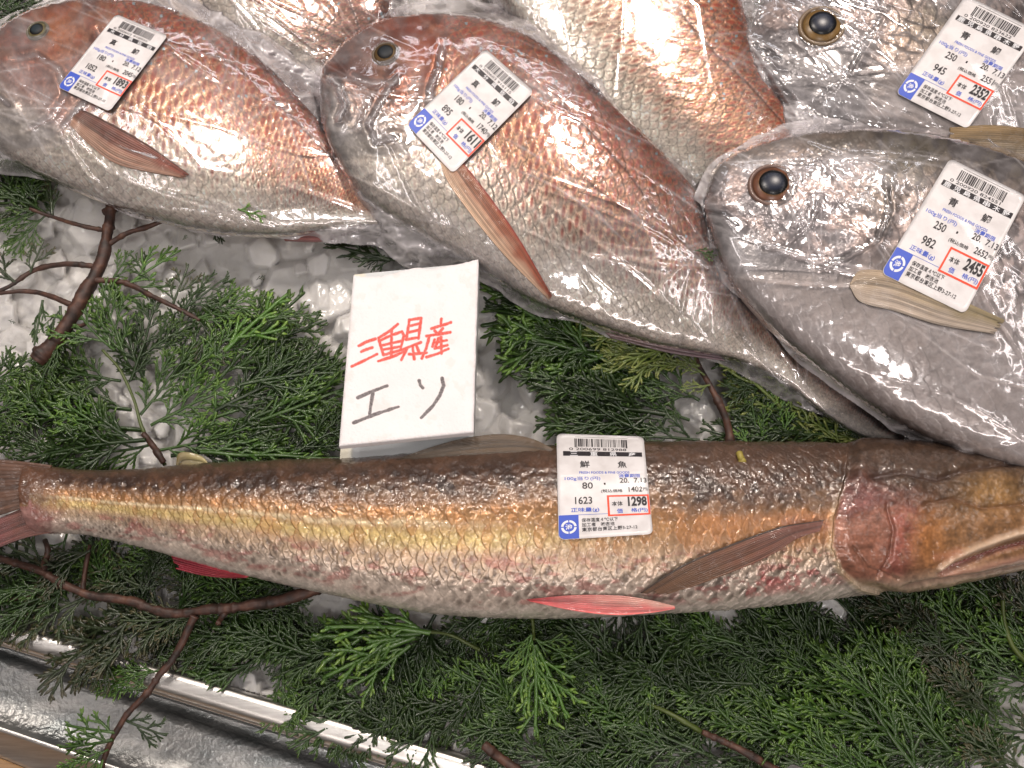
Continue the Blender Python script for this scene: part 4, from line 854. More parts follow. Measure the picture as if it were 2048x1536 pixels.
    fr_ = [rect(0.515, 0.995, 0.613, 0.628), rect(0.515, 0.995, 0.797, 0.812), rect(0.515, 0.538, 0.628, 0.797, 2), rect(0.972, 0.995, 0.628, 0.797, 2)]
    ink("price_frame", fr_, mre, 0.00014)
    # blue corner with the ring emblem
    poly = [(0.006, 0.789), (0.205, 0.789), (0.205, 0.996)] + [(0.006 + R_ - R_ * math.cos(math.radians(90 - a)), 0.996 - R_ / asp + R_ / asp * math.sin(math.radians(90 - a))) for a in range(0, 91, 15)]
    pv = np.array(poly); ct = pv.mean(0); rings = [ct + (pv - ct) * s_ for s_ in (0.02, 0.35, 0.7, 1.0)]; v_ = np.concatenate(rings); m_ = len(pv); t_ = []
    for i in range(3):
        for k in range(m_):
            a_, b_ = i * m_ + k, i * m_ + (k + 1) % m_; t_ += [[a_, b_, b_ + m_], [a_, b_ + m_, a_ + m_]]
    ink("emblem_field", [(v_, np.array(t_))], mbl, O1)
    rg_ = []
    for q4 in range(4):
        a = np.radians(np.linspace(q4 * 90 + 5, q4 * 90 + 85, 12)); o_ = np.stack([0.105 + 0.078 * np.cos(a), 0.892 + 0.060 * np.sin(a)], 1); i_ = np.stack([0.105 + 0.054 * np.cos(a), 0.892 + 0.0415 * np.sin(a)], 1)
        v_ = np.concatenate([o_, i_]); t_ = []
        for k in range(11): t_ += [[k, k + 1, 12 + k + 1], [k, 13 + k, 12 + k]]
        rg_.append((v_, np.array(t_)))
    rg_.append(T("池", 0.070, 0.140, 0.892, 0.050, 0.012)); ink("emblem", rg_, mwp, O2)
    return root
label_sheet("A", FISHES["A"].drape, "price label reading 1893 yen stuck on the bag of the left bream", "大分県佐伯", "真鯛", "180", "1052", "20.  7.12", "2045", "1893", "0 200603 918935", lift=0.0016)
label_sheet("B", FISHES["B"].drape, "price label reading 1611 yen on the bag of the centre coppery bream", "大分県佐伯", "真鯛", "180", "895", "20.  7.12", "1740", "1611", "0 200603 916115", lift=0.0016)
label_sheet("F", FISHES["F"].drape, "price label reading 2352 yen on the bag at the top right corner", "鹿児島県串木野", "青鯛", "250", "945", "20.  7.13", "2551", "2352", "0 200920 823622", lift=0.0016)
label_sheet("E", FISHES["E"].drape, "price label reading 2455 yen on the bag of the big grey bream", "鹿児島県串木野", "青鯛", "250", "982", "20.  7.13", "2652", "2455", "0 200920 824551", lift=0.0016)
label_sheet("G", np.where(FISHES["G"].Z > 0, FISHES["G"].Z, 0.0), "price label reading 1298 yen stuck directly on the skin of the lizardfish", "三重県産", "鮮魚", "80", "1623", "20.  7.13", "1402", "1298", "0 200699 812988", lift=0.0004)

# ---------------------------------------------------------------- white foam sign with marker writing
ZT, ZBm = 0.044, 0.060
nx, ny = 300, 420
u, v = np.meshgrid(np.linspace(0, 1, nx), np.linspace(0, 1, ny), indexing='ij')
tear = np.interp(u, [0, .07, .22, .35, .5, .62, .8, .9, 1.0], [0, 4, 8, 3, -3, 3, 0, -3, -6]) + 1.5 * (vn(u * 40, u * 0, 3) - 0.5)
X = (707 + (957 - 707) * u) * (1 - v) + (678 + (947 - 678) * u) * v; Y = (551 + (525 - 551) * u + tear * 1.0) * (1 - v) + (893 + (865 - 893) * u) * v
X = X + 1.2 * (vn(v * 30, u * 0 + 1, 8) - 0.5) * np.exp(-((u - 1) / 0.02) ** 2)
Zs_ = ZT + (ZBm - ZT) * v + 0.00022 * (fbm(X / 4.2, Y / 4.2, 4, 2) - 0.5) + 0.0004 * (fbm(X / 50, Y / 50, 9) - 0.5)
ed = np.minimum(np.minimum(u, 1 - u) * 260, np.minimum(v, 1 - v) * 350); Zs_ = Zs_ - 0.0010 * np.exp(-ed / 3.0)
fx = 660 + np.array([0]) ; tz = lambda L: [(660 + a / 3.573, 500 + b_ / 3.573) for a, b_ in L]
RED = [[(205, 685), (265, 655), (325, 635)], [(222, 728), (260, 710), (300, 697)], [(155, 832), (245, 790), (335, 745)],
       [(348, 628), (425, 580), (485, 530)], [(350, 645), (380, 740)], [(352, 650), (440, 608), (515, 583), (528, 610), (505, 705)], [(380, 680), (512, 650)], [(380, 712), (502, 690)], [(440, 570), (438, 760)], [(380, 750), (520, 712)], [(345, 795), (440, 765), (538, 722)],
       [(568, 500), (545, 640)], [(566, 500), (652, 487), (632, 632)], [(562, 545), (642, 525)], [(556, 590), (636, 572)], [(548, 640), (630, 625)], [(505, 715), (560, 695), (648, 660)], [(550, 705), (510, 785)], [(590, 690), (602, 780)], [(620, 690), (640, 738)], [(565, 745), (690, 735)],
       [(796, 492), (790, 545)], [(725, 562), (865, 518)], [(748, 578), (772, 600)], [(805, 560), (780, 592)], [(690, 615), (860, 588)], [(708, 622), (690, 700), (655, 775)], [(748, 640), (732, 690)], [(775, 632), (755, 690)], [(755, 662), (835, 645)], [(793, 625), (797, 740)], [(748, 705), (838, 680)], [(690, 765), (770, 740), (846, 706)]]
BLK = [[(200, 1055), (300, 1010), (410, 970)], [(308, 1010), (292, 1110), (280, 1190)], [(170, 1235), (320, 1175), (488, 1120)], [(637, 935), (645, 965), (662, 985)], [(800, 918), (812, 970), (785, 1040), (730, 1120), (652, 1198)]]
ir = np.zeros(X.shape); ib = np.zeros(X.shape)
for s_ in RED:
    d, _, _ = polydist(X, Y, tz(s_)); ir = np.maximum(ir, 1 - sst(2.2, 3.7, d + 1.1 * (vn(X / 11, Y / 11, 31) - 0.5) + 0.8 * (vn(X / 2, Y / 2, 3) - .5)))
for s_ in BLK:
    d, fr_, _ = polydist(X, Y, tz(s_)); ib = np.maximum(ib, 1 - sst(3.0 - 0.8 * fr_, 4.6 - 0.8 * fr_, d + 1.2 * (vn(X / 12, Y / 12, 32) - 0.5) + 0.8 * (vn(X / 2, Y / 2, 4) - .5)))
cs = np.broadcast_to(np.array([0.78, 0.75, 0.76]), X.shape + (3,)); cs = cs * (0.93 + 0.10 * fbm(X / 45, Y / 45, 61))[..., None]; cs = mixc(cs, np.array([0.55, 0.50, 0.42]), 0.18 * sst(0.62, 0.75, fbm(X / 22, Y / 22, 62))); cs = mixc(cs, np.array([0.80, 0.065, 0.04]), ir * (0.86 + 0.14 * vn(X / 2.2, Y / 2.2, 6))); cs = mixc(cs, np.array([0.10, 0.082, 0.085]), ib * (0.80 + 0.2 * vn(X / 2.2, Y / 2.2, 7)))
mf = attr_mat("foam_board", 0.7); nn_ = mf.node_tree.nodes; ll_ = mf.node_tree.links; bb_ = nn_["Principled BSDF"]
bb_.inputs["Subsurface Weight"].default_value = 0.15; bb_.inputs["Subsurface Radius"].default_value = (0.003, 0.003, 0.003)
x = noise(nn_, ll_, 1500, 2); bump(nn_, ll_, bb_, x.outputs["Fac"], 0.25, 0.0004)
srt = empty("price_sign", P(815, 720, 0.0)); tag(srt, "white foam board sign with red and black handwriting leaning above the lizardfish", "sign")
TH = 0.0035
top = P(X, Y, Zs_); nrm = np.cross(top[-1, 0] - top[0, 0], top[0, -1] - top[0, 0]); nrm /= np.linalg.norm(nrm); nrm *= np.sign(nrm[2])
def slab(name, tp, th, col, parent, m_):
    nu_, nv_ = tp.shape[:2]; lo = tp - nrm * th; v_ = np.concatenate([tp.reshape(-1, 3), lo.reshape(-1, 3)]); o_ = nu_ * nv_
    ring = np.array([i * nv_ for i in range(nu_)] + [(nu_ - 1) * nv_ + j for j in range(1, nv_)] + [i * nv_ + nv_ - 1 for i in range(nu_ - 2, -1, -1)] + [j for j in range(nv_ - 2, 0, -1)]); nx_ = np.roll(ring, -1)
    f = np.concatenate([gridfaces(nu_, nv_), gridfaces(nu_, nv_)[:, ::-1] + o_, np.stack([ring, ring + o_, nx_ + o_, nx_], 1)])
    me = mesh_np(name, v_, f, True, {"tint": np.concatenate([col.reshape(-1, 3)] * 2)}); me.set_sharp_from_angle(angle=math.radians(40)); return link(name, me, m_, parent)
slab("board", top, TH, cs, srt, mf)
# second board folded behind, its foot standing out below
u2, v2 = np.meshgrid(np.linspace(0, 1, 40), np.linspace(0, 1, 60), indexing='ij')
X2 = (709 + (958 - 709) * u2) * (1 - v2) + (679 + (946 - 679) * u2) * v2; Y2 = (549 + (525 - 549) * u2) * (1 - v2) + (925 + (897 - 925) * u2) * v2
Zz = (ZT - 0.0040) + (0.044 - (ZT - 0.0040)) * v2
p2 = P(X2, Y2, Zz); c2 = np.broadcast_to(np.array([0.62, 0.64, 0.65]), X2.shape + (3,)); c2 = mixc(c2, np.array([0.74, 0.70, 0.58]), 1 - sst(0.07, 0.09, u2))  # bluish grey is the shade of the foot put into the colour
slab("backing_board", p2, 0.008, c2, srt, mf)

# ---------------------------------------------------------------- cypress sprigs
def frond_proto(seed, L=0.075, aspect=0.42, thick=0.00100, dens=1.0, curve=0.1):
    r = np.random.default_rng(seed); mb_ = MB(); NS = 5
    ca = np.cos(np.arange(NS) * 2 * np.pi / NS); sa = np.sin(np.arange(NS) * 2 * np.pi / NS)
    def tube(p, rad, tipv):
        """knobby scale-leaf shoot along p (n,3)"""
        n_ = len(p); d = np.gradient(p, axis=0); d /= np.linalg.norm(d, axis=1)[:, None] + 1e-9
        sx = np.stack([-d[:, 1], d[:, 0], 0 * d[:, 0]], 1); sx /= np.linalg.norm(sx, axis=1)[:, None] + 1e-9; up = np.cross(d, sx)
        v_ = p[:, None] + sx[:, None] * (rad[:, None] * ca)[..., None] + up[:, None] * (rad[:, None] * sa * 0.72)[..., None]
        mb_.add(v_.reshape(-1, 3), gridfaces(n_, NS, True), np.repeat(tipv, NS))
        cap = np.array([[0, 1, 2, 3]]) + (mb_.n - NS); mb_.f.append(cap)
    def shoot(p0, ang, length, level, tip0, zdir):
        st = 0.0011; n_ = max(3, int(length / st)); t = np.linspace(0, 1, n_)
        bend = r.normal(0, 0.18) * (1.2 if level == 0 else 1.0) + (-0.25 * np.sign(ang) if level == 1 else 0)
        a = ang + bend * t; step = length / (n_ - 1)
        x_ = p0[0] + np.concatenate([[0], np.cumsum(np.cos(a[:-1]) * step)]); y_ = p0[1] + np.concatenate([[0], np.cumsum(np.sin(a[:-1]) * step)])
        z_ = p0[2] + zdir * t * length + 0.0006 * np.sin(t * 5 + r.uniform(0, 6))
        p = np.stack([x_, y_, z_], 1)
        base = thick * (1.15, 1.0, 0.92, 0.85)[min(level, 3)]
        kn = np.where(np.arange(n_) % 2 == 0, 1.22, 0.80); rad = base * kn * np.interp(t, [0, 0.8, 1], [1.0, 1.0, 0.75]); 
        if level == 0: rad = base * np.interp(t, [0, 0.5, 1], [1.25, 1.0, 0.9]) * (0.9 + 0.1 * kn)
        if level <= 1: rad = rad * 1.0
        rad = np.concatenate([rad, [rad[-1] * 0.45]]); p = np.concatenate([p, [p[-1] + (p[-1] - p[-2]) * 0.7]])
        tv = np.clip(tip0 + np.concatenate([t, [1]]) * (0.25 + 0.25 * level) , 0, 1)
        tube(p, rad, tv if level > 0 else tv * 0.3)
        return p, a, t, n_, tv
    def rec(p0, ang, length, level, tip0, zd):
        p, a, t, n_, tv = shoot(p0, ang, length, level, tip0, zd)
        if level >= 3 or length < 0.0045: return
        sp_ = (0.0066, 0.0041, 0.0056)[level] / dens; d0 = (0.10 * length, 0.18 * length, 0.3 * length)[level]; s = d0; k = r.integers(2)
        while s < length * 0.97:
            i = min(int(s / length * (n_ - 1)), n_ - 1); sgn = 1 if k % 2 == 0 else -1; tt = s / length
            if level == 0: l2 = length * aspect * 1.15 * np.interp(tt, [0, 0.25, 0.7, 1], [0.7, 1.0, 0.55, 0.12]) * r.uniform(0.7, 1.12)
            elif level == 1: l2 = min(length * 0.55, 0.0170) * np.interp(tt, [0, 0.4, 1], [0.8, 1.0, 0.35]) * r.uniform(0.6, 1.15)
            else: l2 = 0.0056 * np.interp(tt, [0, 1], [1.0, 0.6]) * r.uniform(0.6, 1.2)
            if l2 > 0.0018 and r.random() > (0.04, 0.05, 0.45)[level]:
                rec(p[i], a[min(i, len(a) - 1)] + sgn * r.uniform(0.5, 0.75) * (1.0, 0.75, 0.7)[level], l2, level + 1, min(1, tt * (0.35, 0.3, 0.3)[level] + tip0), zd + r.normal(0, (0.10, 0.10, 0.06)[level]))
            s += sp_ * r.uniform(0.75, 1.2); k += 1
    rec(np.array([0., 0., 0.]), 0.0, L, 0, 0.0, 0.0)
    f4 = np.concatenate([f for f in mb_.f]); v_ = np.concatenate(mb_.v)
    v_[:, 2] += -2.2 * (v_[:, 1] ** 2) - 0.9 * (v_[:, 0] - L * 0.4) ** 2 + 0.004 * (fbm(v_[:, 0] / 0.02, v_[:, 1] / 0.02, seed) - 0.5)
    return mesh_np("frond", v_, f4, True, {"tip": np.concatenate(mb_.a)})
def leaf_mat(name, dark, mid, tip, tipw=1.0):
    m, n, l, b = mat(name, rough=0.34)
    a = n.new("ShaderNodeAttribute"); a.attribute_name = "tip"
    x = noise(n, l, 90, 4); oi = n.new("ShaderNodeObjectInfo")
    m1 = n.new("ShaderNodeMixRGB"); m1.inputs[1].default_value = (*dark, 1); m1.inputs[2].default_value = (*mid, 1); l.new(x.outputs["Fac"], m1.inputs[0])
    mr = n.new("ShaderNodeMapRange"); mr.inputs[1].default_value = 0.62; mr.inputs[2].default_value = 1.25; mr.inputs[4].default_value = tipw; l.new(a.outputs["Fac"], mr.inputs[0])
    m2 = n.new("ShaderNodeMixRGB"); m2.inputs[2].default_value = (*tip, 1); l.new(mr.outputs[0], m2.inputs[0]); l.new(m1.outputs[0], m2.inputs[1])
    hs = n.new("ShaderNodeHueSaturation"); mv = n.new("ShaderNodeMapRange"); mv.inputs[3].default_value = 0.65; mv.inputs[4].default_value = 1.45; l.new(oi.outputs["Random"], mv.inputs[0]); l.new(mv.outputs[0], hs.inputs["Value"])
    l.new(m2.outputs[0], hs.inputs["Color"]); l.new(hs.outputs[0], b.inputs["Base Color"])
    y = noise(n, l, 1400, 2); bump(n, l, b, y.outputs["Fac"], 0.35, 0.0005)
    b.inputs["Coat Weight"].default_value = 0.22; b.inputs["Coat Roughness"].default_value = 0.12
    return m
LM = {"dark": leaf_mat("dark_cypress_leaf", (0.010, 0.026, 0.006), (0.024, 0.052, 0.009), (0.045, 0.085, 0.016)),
      "green": leaf_mat("green_cypress_leaf", (0.016, 0.044, 0.008), (0.042, 0.090, 0.013), (0.11, 0.20, 0.028)),
      "lime": leaf_mat("young_cypress_leaf", (0.034, 0.090, 0.015), (0.075, 0.155, 0.023), (0.19, 0.30, 0.05), 1.0),
      "olive": leaf_mat("olive_cypress_leaf", (0.060, 0.095, 0.022), (0.14, 0.18, 0.040), (0.24, 0.26, 0.07)),
      "bronze": leaf_mat("bronzed_cypress_leaf", (0.020, 0.036, 0.014), (0.040, 0.056, 0.022), (0.085, 0.065, 0.032))}
mbk, n, l, b = mat("cypress_bark", (0.10, 0.045, 0.03), 0.55)
x = noise(n, l, 160, 5); r = ramp(n, l, x.outputs["Fac"], [(0.35, (0.022, 0.012, 0.009)), (0.55, (0.065, 0.028, 0.019)), (0.8, (0.16, 0.075, 0.045))]); l.new(r.outputs[0], b.inputs["Base Color"]); bump(n, l, b, x.outputs["Fac"], 0.6, 0.001)
mgs, n, l, b = mat("green_stem", (0.06, 0.085, 0.015), 0.45)
PR = {"n": [frond_proto(100 + i, 0.075, 0.42) for i in range(6)], "w": [frond_proto(200 + i, 0.06, 0.60, dens=0.95) for i in range(3)], "s": [frond_proto(300 + i, 0.038, 0.5, thick=0.00090, dens=0.8) for i in range(3)],
      "b": [frond_proto(400 + i, 0.055, 0.5, thick=0.00118, dens=0.72) for i in range(3)]}
PL = {"n": 0.075, "w": 0.06, "s": 0.038, "b": 0.055}
rs = np.random.default_rng(99)
def place_frond(root, bx, by, tx, ty, kind="n", m_="green", z=0.008, zt=None, roll=None):
    zt = z if zt is None else zt
    p0 = P(bx, by, z); p1 = P(tx, ty, zt); L = np.linalg.norm(p1 - p0); me = PR[kind][rs.integers(len(PR[kind]))]
    o = bpy.data.objects.new("frond", me); COL.objects.link(o)
    if len(me.materials) == 0: me.materials.append(LM["green"])
    o.material_slots[0].link = 'OBJECT'; o.material_slots[0].material = LM[m_]
    xd = Vector(p1 - p0).normalized(); ro = rs.normal(0, 0.22) if roll is None else roll; zd = Vector((0, 0, 1)); yd = zd.cross(xd).normalized(); zd = xd.cross(yd)
    if rs.random() < 0.5: yd = -yd; zd_ = zd
    q = Matrix.Rotation(ro, 3, xd); yd = q @ yd; zd = q @ zd
    s = L / PL[kind]; mt_ = Matrix(((xd.x * s, yd.x * s, zd.x * s, p0[0]), (xd.y * s, yd.y * s, zd.y * s, p0[1]), (xd.z * s, yd.z * s, zd.z * s, p0[2]), (0, 0, 0, 1)))
    o.parent = root; o.matrix_parent_inverse = Matrix.Translation(-Vector(root.location)); o.matrix_basis = mt_
    return o
def stem(root, name, pts, r0, r1, z0=0.008, z1=None, m_=None, ns=10, knob=0.25, seed=1, cut=False):
    z1 = z0 if z1 is None else z1
    c = crom(pts, 0); cum = np.concatenate([[0], np.cumsum(np.hypot(*(c[1:] - c[:-1]).T))]); n_ = max(8, int(cum[-1] / 3)); c, t = resample(c, cum, n_); t = t / t[-1]
    p = P(c[:, 0], c[:, 1], z0 + (z1 - z0) * t + 0.001 * np.sin(t * 9 + seed)); d = np.gradient(p, axis=0); d /= np.linalg.norm(d, axis=1)[:, None]
    sx = np.cross(d, [0, 0, 1.0]); sx /= np.linalg.norm(sx, axis=1)[:, None]; up = np.cross(sx, d)
    a = np.arange(ns) * 2 * np.pi / ns; nn_ = fbm((t * cum[-1] / 30)[:, None] + 0 * a, np.cos(a)[None] * 1.5 + 3 + 0 * t[:, None], seed)
    rad = (r0 + (r1 - r0) * t)[:, None] * (1 + knob * (nn_ - 0.5) * 2 + 0.22 * (fbm((t * cum[-1] / 4)[:, None] + 0 * a, np.cos(a)[None] * 3 + np.sin(a)[None] * 2 + 9 + 0 * t[:, None], seed + 5) - 0.5)) * (1 + 0.25 * sst(0.7, 0.95, vn(t * cum[-1] / 9, t * 0, seed + 3)))[:, None]
    v_ = p[:, None] + sx[:, None] * (rad * np.cos(a))[..., None] + up[:, None] * (rad * np.sin(a))[..., None]
    f = gridfaces(n_, ns, True); v_ = v_.reshape(-1, 3); v_ = np.concatenate([v_, p[:1], p[-1:]]); k = np.arange(ns)
    caps = np.concatenate([np.stack([(k + 1) % ns, k, np.full(ns, len(v_) - 2), np.full(ns, len(v_) - 2)], 1), np.stack([(n_ - 1) * ns + k, (n_ - 1) * ns + (k + 1) % ns, np.full(ns, len(v_) - 1), np.full(ns, len(v_) - 1)], 1)])
    mb_ = MB(); mb_.add(v_, f); me1 = bpy.data.meshes.new(name); me1.from_pydata([tuple(q) for q in v_], [], [tuple(q) for q in f] + [tuple(q[:3]) for q in caps]); me1.polygons.foreach_set("use_smooth", [True] * len(me1.polygons))
    return link(name, me1, m_ or mbk, root)
def mass(root, pts, ang, L, mats, z0, z1, kinds=("n", "n", "w")):
    for (x_, y_) in pts:
        a = ang + rs.normal(0, 0.5); l_ = L * rs.uniform(0.75, 1.2); k = kinds[rs.integers(len(kinds))]
        if k == "w": l_ *= 0.75
        place_frond(root, x_, y_, x_ + math.cos(a) * l_, y_ + math.sin(a) * l_, k, mats[rs.integers(len(mats))], rs.uniform(z0, z1), rs.uniform(z0, z1))
def scat(x0, x1, y0, y1, n_):
    nx_ = max(1, int(round(math.sqrt(n_ * (x1 - x0) / (y1 - y0))))); ny_ = max(1, n_ // nx_)
    return [(x0 + (i + rs.random()) * (x1 - x0) / nx_, y0 + (j + rs.random()) * (y1 - y0) / ny_) for i in range(nx_) for j in range(ny_)]
SPR = "cypress branches laid on the ice"
def branch(label, at, group=SPR):
    t_ = empty("cypress_branch", Vector(P(at[0], at[1], 0.0))); return tag(t_, label, "cypress branch", group)
def spray(root, axis, n_, spread, length, kind, m_, z, side=2, jit=0.15, mats=None):
    """fronds leaving an axis alternately, leaning forward"""
    c = crom(axis, 0); cum = np.concatenate([[0], np.cumsum(np.hypot(*(c[1:] - c[:-1]).T))]); c2, t = resample(c, cum, n_ + 1)
    for i in range(n_):
        d = c2[min(i + 1, n_)] - c2[i]; a = math.atan2(d[1], d[0]); sg = (1 if i % 2 else -1) if side == 2 else side
        aa = a + sg * spread * rs.uniform(0.75, 1.2); L = length * rs.uniform(1 - jit, 1 + jit) * (1 - 0.35 * i / n_)
        place_frond(root, c2[i][0], c2[i][1], c2[i][0] + math.cos(aa) * L, c2[i][1] + math.sin(aa) * L, kind, (mats[rs.integers(len(mats))] if mats else m_), z + rs.uniform(-0.003, 0.003), z + rs.uniform(-0.004, 0.002))
    d = c2[-1] - c2[-2]; d /= np.hypot(*d); place_frond(root, c2[-1][0], c2[-1][1], c2[-1][0] + d[0] * length, c2[-1][1] + d[1] * length, kind, m_, z)

# 1 the big branch on the ice, upper left
b1 = branch("large branch with thick brown cut stem lying on the ice, upper left", (180, 560))
stem(b1, "stem", [(212, 385), (222, 410), (214, 470), (205, 520), (178, 570), (140, 640), (105, 690), (74, 722)], 0.0026, 0.0045, 0.013, 0.013, seed=2)
stem(b1, "twig", [(212, 425), (234, 398)], 0.0022, 0.0012, 0.013, seed=3)
stem(b1, "twig", [(214, 492), (250, 468), (300, 452), (342, 434)], 0.0015, 0.0012, 0.013, seed=4)
stem(b1, "twig", [(206, 460), (150, 448), (100, 432), (60, 418)], 0.0014, 0.0009, 0.013, seed=5)
stem(b1, "twig", [(190, 532), (130, 528), (70, 540), (20, 572), (-20, 590)], 0.0016, 0.0010, 0.012, seed=6)
stem(b1, "twig", [(146, 612), (100, 592), (50, 583), (-30, 590)], 0.0016, 0.0010, 0.012, seed=7)
stem(b1, "twig", [(190, 560), (250, 566), (300, 590), (345, 612), (400, 640)], 0.0017, 0.0010, 0.013, seed=8)
stem(b1, "twig", [(140, 650), (160, 652), (170, 648)], 0.0014, 0.0010, 0.012, seed=9)
for a in [(98, 432, -40, 330, "n"), (70, 424, -60, 470, "n"), (90, 430, 10, 500, "w"), (60, 418, -90, 400, "n"), (104, 432, 100, 345, "s"), (40, 420, 60, 330, "w")]: place_frond(b1, *a[:4], a[4], "bronze" if rs.random() < .4 else "green", 0.010)
for a in [(60, 545, 90, 480, "s", "bronze"), (30, 565, -40, 500, "s", "bronze"), (85, 600, 70, 690, "s", "dark"), (120, 612, 130, 700, "s", "dark"), (98, 640, 75, 665, "s", "lime"), (130, 660, 60, 790, "n", "dark"), (300, 560, 262, 505, "s", "green"),
          (225, 560, 260, 500, "s", "green"), (255, 568, 360, 500, "b", "lime"), (270, 575, 350, 570, "s", "green"), (345, 610, 380, 530, "s", "bronze"), (360, 622, 460, 555, "w", "dark"), (200, 570, 300, 620, "s", "green"), (385, 640, 520, 585, "n", "green"), (400, 645, 455, 720, "w", "bronze")]:
    place_frond(b1, *a[:4], a[4], a[5], 0.013)
# 2 the full green spray beneath it
b2 = branch("broad green leafy branch spread over the ice left of the sign", (330, 760))
stem(b2, "stem", [(330, 930), (300, 885), (282, 850), (268, 800), (240, 740), (205, 700)], 0.0010, 0.0007, 0.011, m_=mgs, seed=11)
stem(b2, "stem", [(328, 925), (305, 890), (287, 868)], 0.0016, 0.0015, 0.0125, seed=12)
for a in [(340, 760, 470, 590, "n"), (420, 780, 590, 570, "n"), (470, 730, 640, 620, "n"), (480, 770, 690, 720, "n"), (430, 820, 660, 700, "n"), (380, 850, 600, 790, "n"), (250, 720, 200, 560, "n"), (260, 760, 330, 600, "n"), (280, 830, 400, 690, "n"), (300, 850, 470, 760, "n"),
          (240, 760, 60, 740, "n"), (260, 820, 20, 790, "n"), (280, 860, 0, 840, "n"), (290, 880, 30, 900, "n"), (300, 890, 160, 930, "w"), (320, 900, 500, 870, "n"), (340, 910, 580, 880, "n"), (420, 860, 690, 860, "n"), (520, 840, 700, 780, "w"), (560, 880, 690, 690, "n"), (230, 700, 120, 620, "w"),
          (200, 760, 90, 700, "w"), (480, 800, 560, 690, "w"), (180, 860, 60, 940, "w"), (350, 800, 420, 680, "w"), (400, 900, 680, 930, "n"), (600, 900, 700, 830, "w"), (450, 700, 560, 600, "w"), (210, 800, 120, 860, "w"), (380, 740, 500, 650, "n"), (300, 780, 230, 650, "n"), (540, 800, 640, 700, "n"),
          (250, 880, 100, 800, "n"), (440, 880, 560, 940, "w"), (520, 930, 660, 870, "n"), (330, 700, 400, 590, "n"), (100, 900, -40, 850, "n"), (90, 860, -30, 800, "w"), (110, 840, 10, 720, "w")]:
    place_frond(b2, *a[:4], a[4], ("green", "green", "dark", "green")[rs.integers(4)], 0.010 + rs.uniform(-0.006, 0.006))
for a in [(450, 700, 570, 585, "b", "lime"), (540, 640, 640, 620, "b", "green"), (240, 610, 200, 590, "s", "green"), (300, 700, 370, 640, "w", "green")]: place_frond(b2, *a[:4], a[4], a[5], 0.016)
# 3 left edge fragment
b3 = branch("small tuft of sprig at the left edge below the thick cut stem", (30, 780))
for a in [(-60, 800, 60, 700, "n"), (-70, 850, 70, 800, "n"), (-60, 760, 40, 770, "w"), (-40, 900, 60, 880, "w")]: place_frond(b3, *a[:4], a[4], "green", 0.012)
# corner greens behind the left bream
b4 = branch("dark sprig behind the left bream in the top left corner", (20, 20))
for a in [(60, 90, -20, -20, "n"), (-40, 60, 60, -40, "w"), (-50, 250, 60, 340, "n"), (-40, 330, 100, 400, "n"), (0, 300, 90, 330, "w")]: place_frond(b4, *a[:4], a[4], "dark" if a[1] < 150 else "green", 0.004)
b5 = branch("small sprig behind the grey bream at the top centre right", (1500, 60))
for a in [(1560, 100, 1470, 20, "w"), (1580, 60, 1480, 70, "n"), (1600, 20, 1500, -20, "n"), (1560, 140, 1490, 110, "w")]: place_frond(b5, *a[:4], a[4], "olive" if rs.random() < .5 else "green", 0.012)
b6 = branch("tiny sprig poking out from under the centre bream's bag", (710, 495))
for a in [(780, 520, 650, 488, "s"), (770, 510, 730, 535, "s"), (790, 520, 700, 500, "s")]: place_frond(b6, *a[:4], a[4], "dark", 0.009)
b6b = branch("tiny dark sprig tips under the belly of the left bream", (445, 462))
for a in [(430, 430, 445, 488, "s"), (450, 430, 400, 455, "s"), (450, 440, 480, 468, "s")]: place_frond(b6b, *a[:4], a[4], "dark", 0.006)
# right of the sign
b7 = branch("dark green branch fanning left, between the sign and the brown twig", (1200, 740))
for a in [(1300, 780, 1000, 700, "n"), (1280, 740, 990, 640, "n"), (1260, 700, 985, 580, "n"), (1240, 660, 970, 600, "w"), (1330, 830, 1060, 790, "n"), (1340, 860, 1090, 850, "n"), (1310, 800, 1080, 880, "n"), (1200, 700, 1010, 690, "n"), (1250, 780, 1040, 750, "n"), (1340, 780, 1150, 720, "n"),
          (1380, 840, 1200, 780, "n"), (1350, 720, 1150, 640, "n"), (1300, 720, 1100, 600, "n"), (1180, 650, 1020, 560, "w"), (1280, 860, 1130, 800, "w"), (1400, 880, 1200, 860, "n"), (1400, 800, 1260, 720, "w"), (1150, 640, 985, 640, "w")]:
    place_frond(b7, *a[:4], a[4], ("dark", "dark", "green", "dark")[rs.integers(4)], 0.012 + rs.uniform(-0.005, 0.006))
b8 = branch("olive tipped branch with brown twig, below the belly of the centre bream", (1400, 760))
stem(b8, "stem", [(1350, 660), (1380, 690), (1402, 740), (1430, 790), (1452, 840), (1462, 890)], 0.0010, 0.0022, 0.016, seed=21)
for a in [(1400, 730, 1210, 690, "n"), (1380, 700, 1160, 650, "n"), (1390, 710, 1260, 640, "n"), (1420, 770, 1360, 780, "s"), (1350, 690, 1200, 750, "w"), (1410, 750, 1330, 690, "w"), (1330, 670, 1080, 600, "n")]: place_frond(b8, *a[:4], a[4], "olive", 0.019)
b9 = branch("yellow green branch under the tail end of the centre bream's bag", (1620, 830))
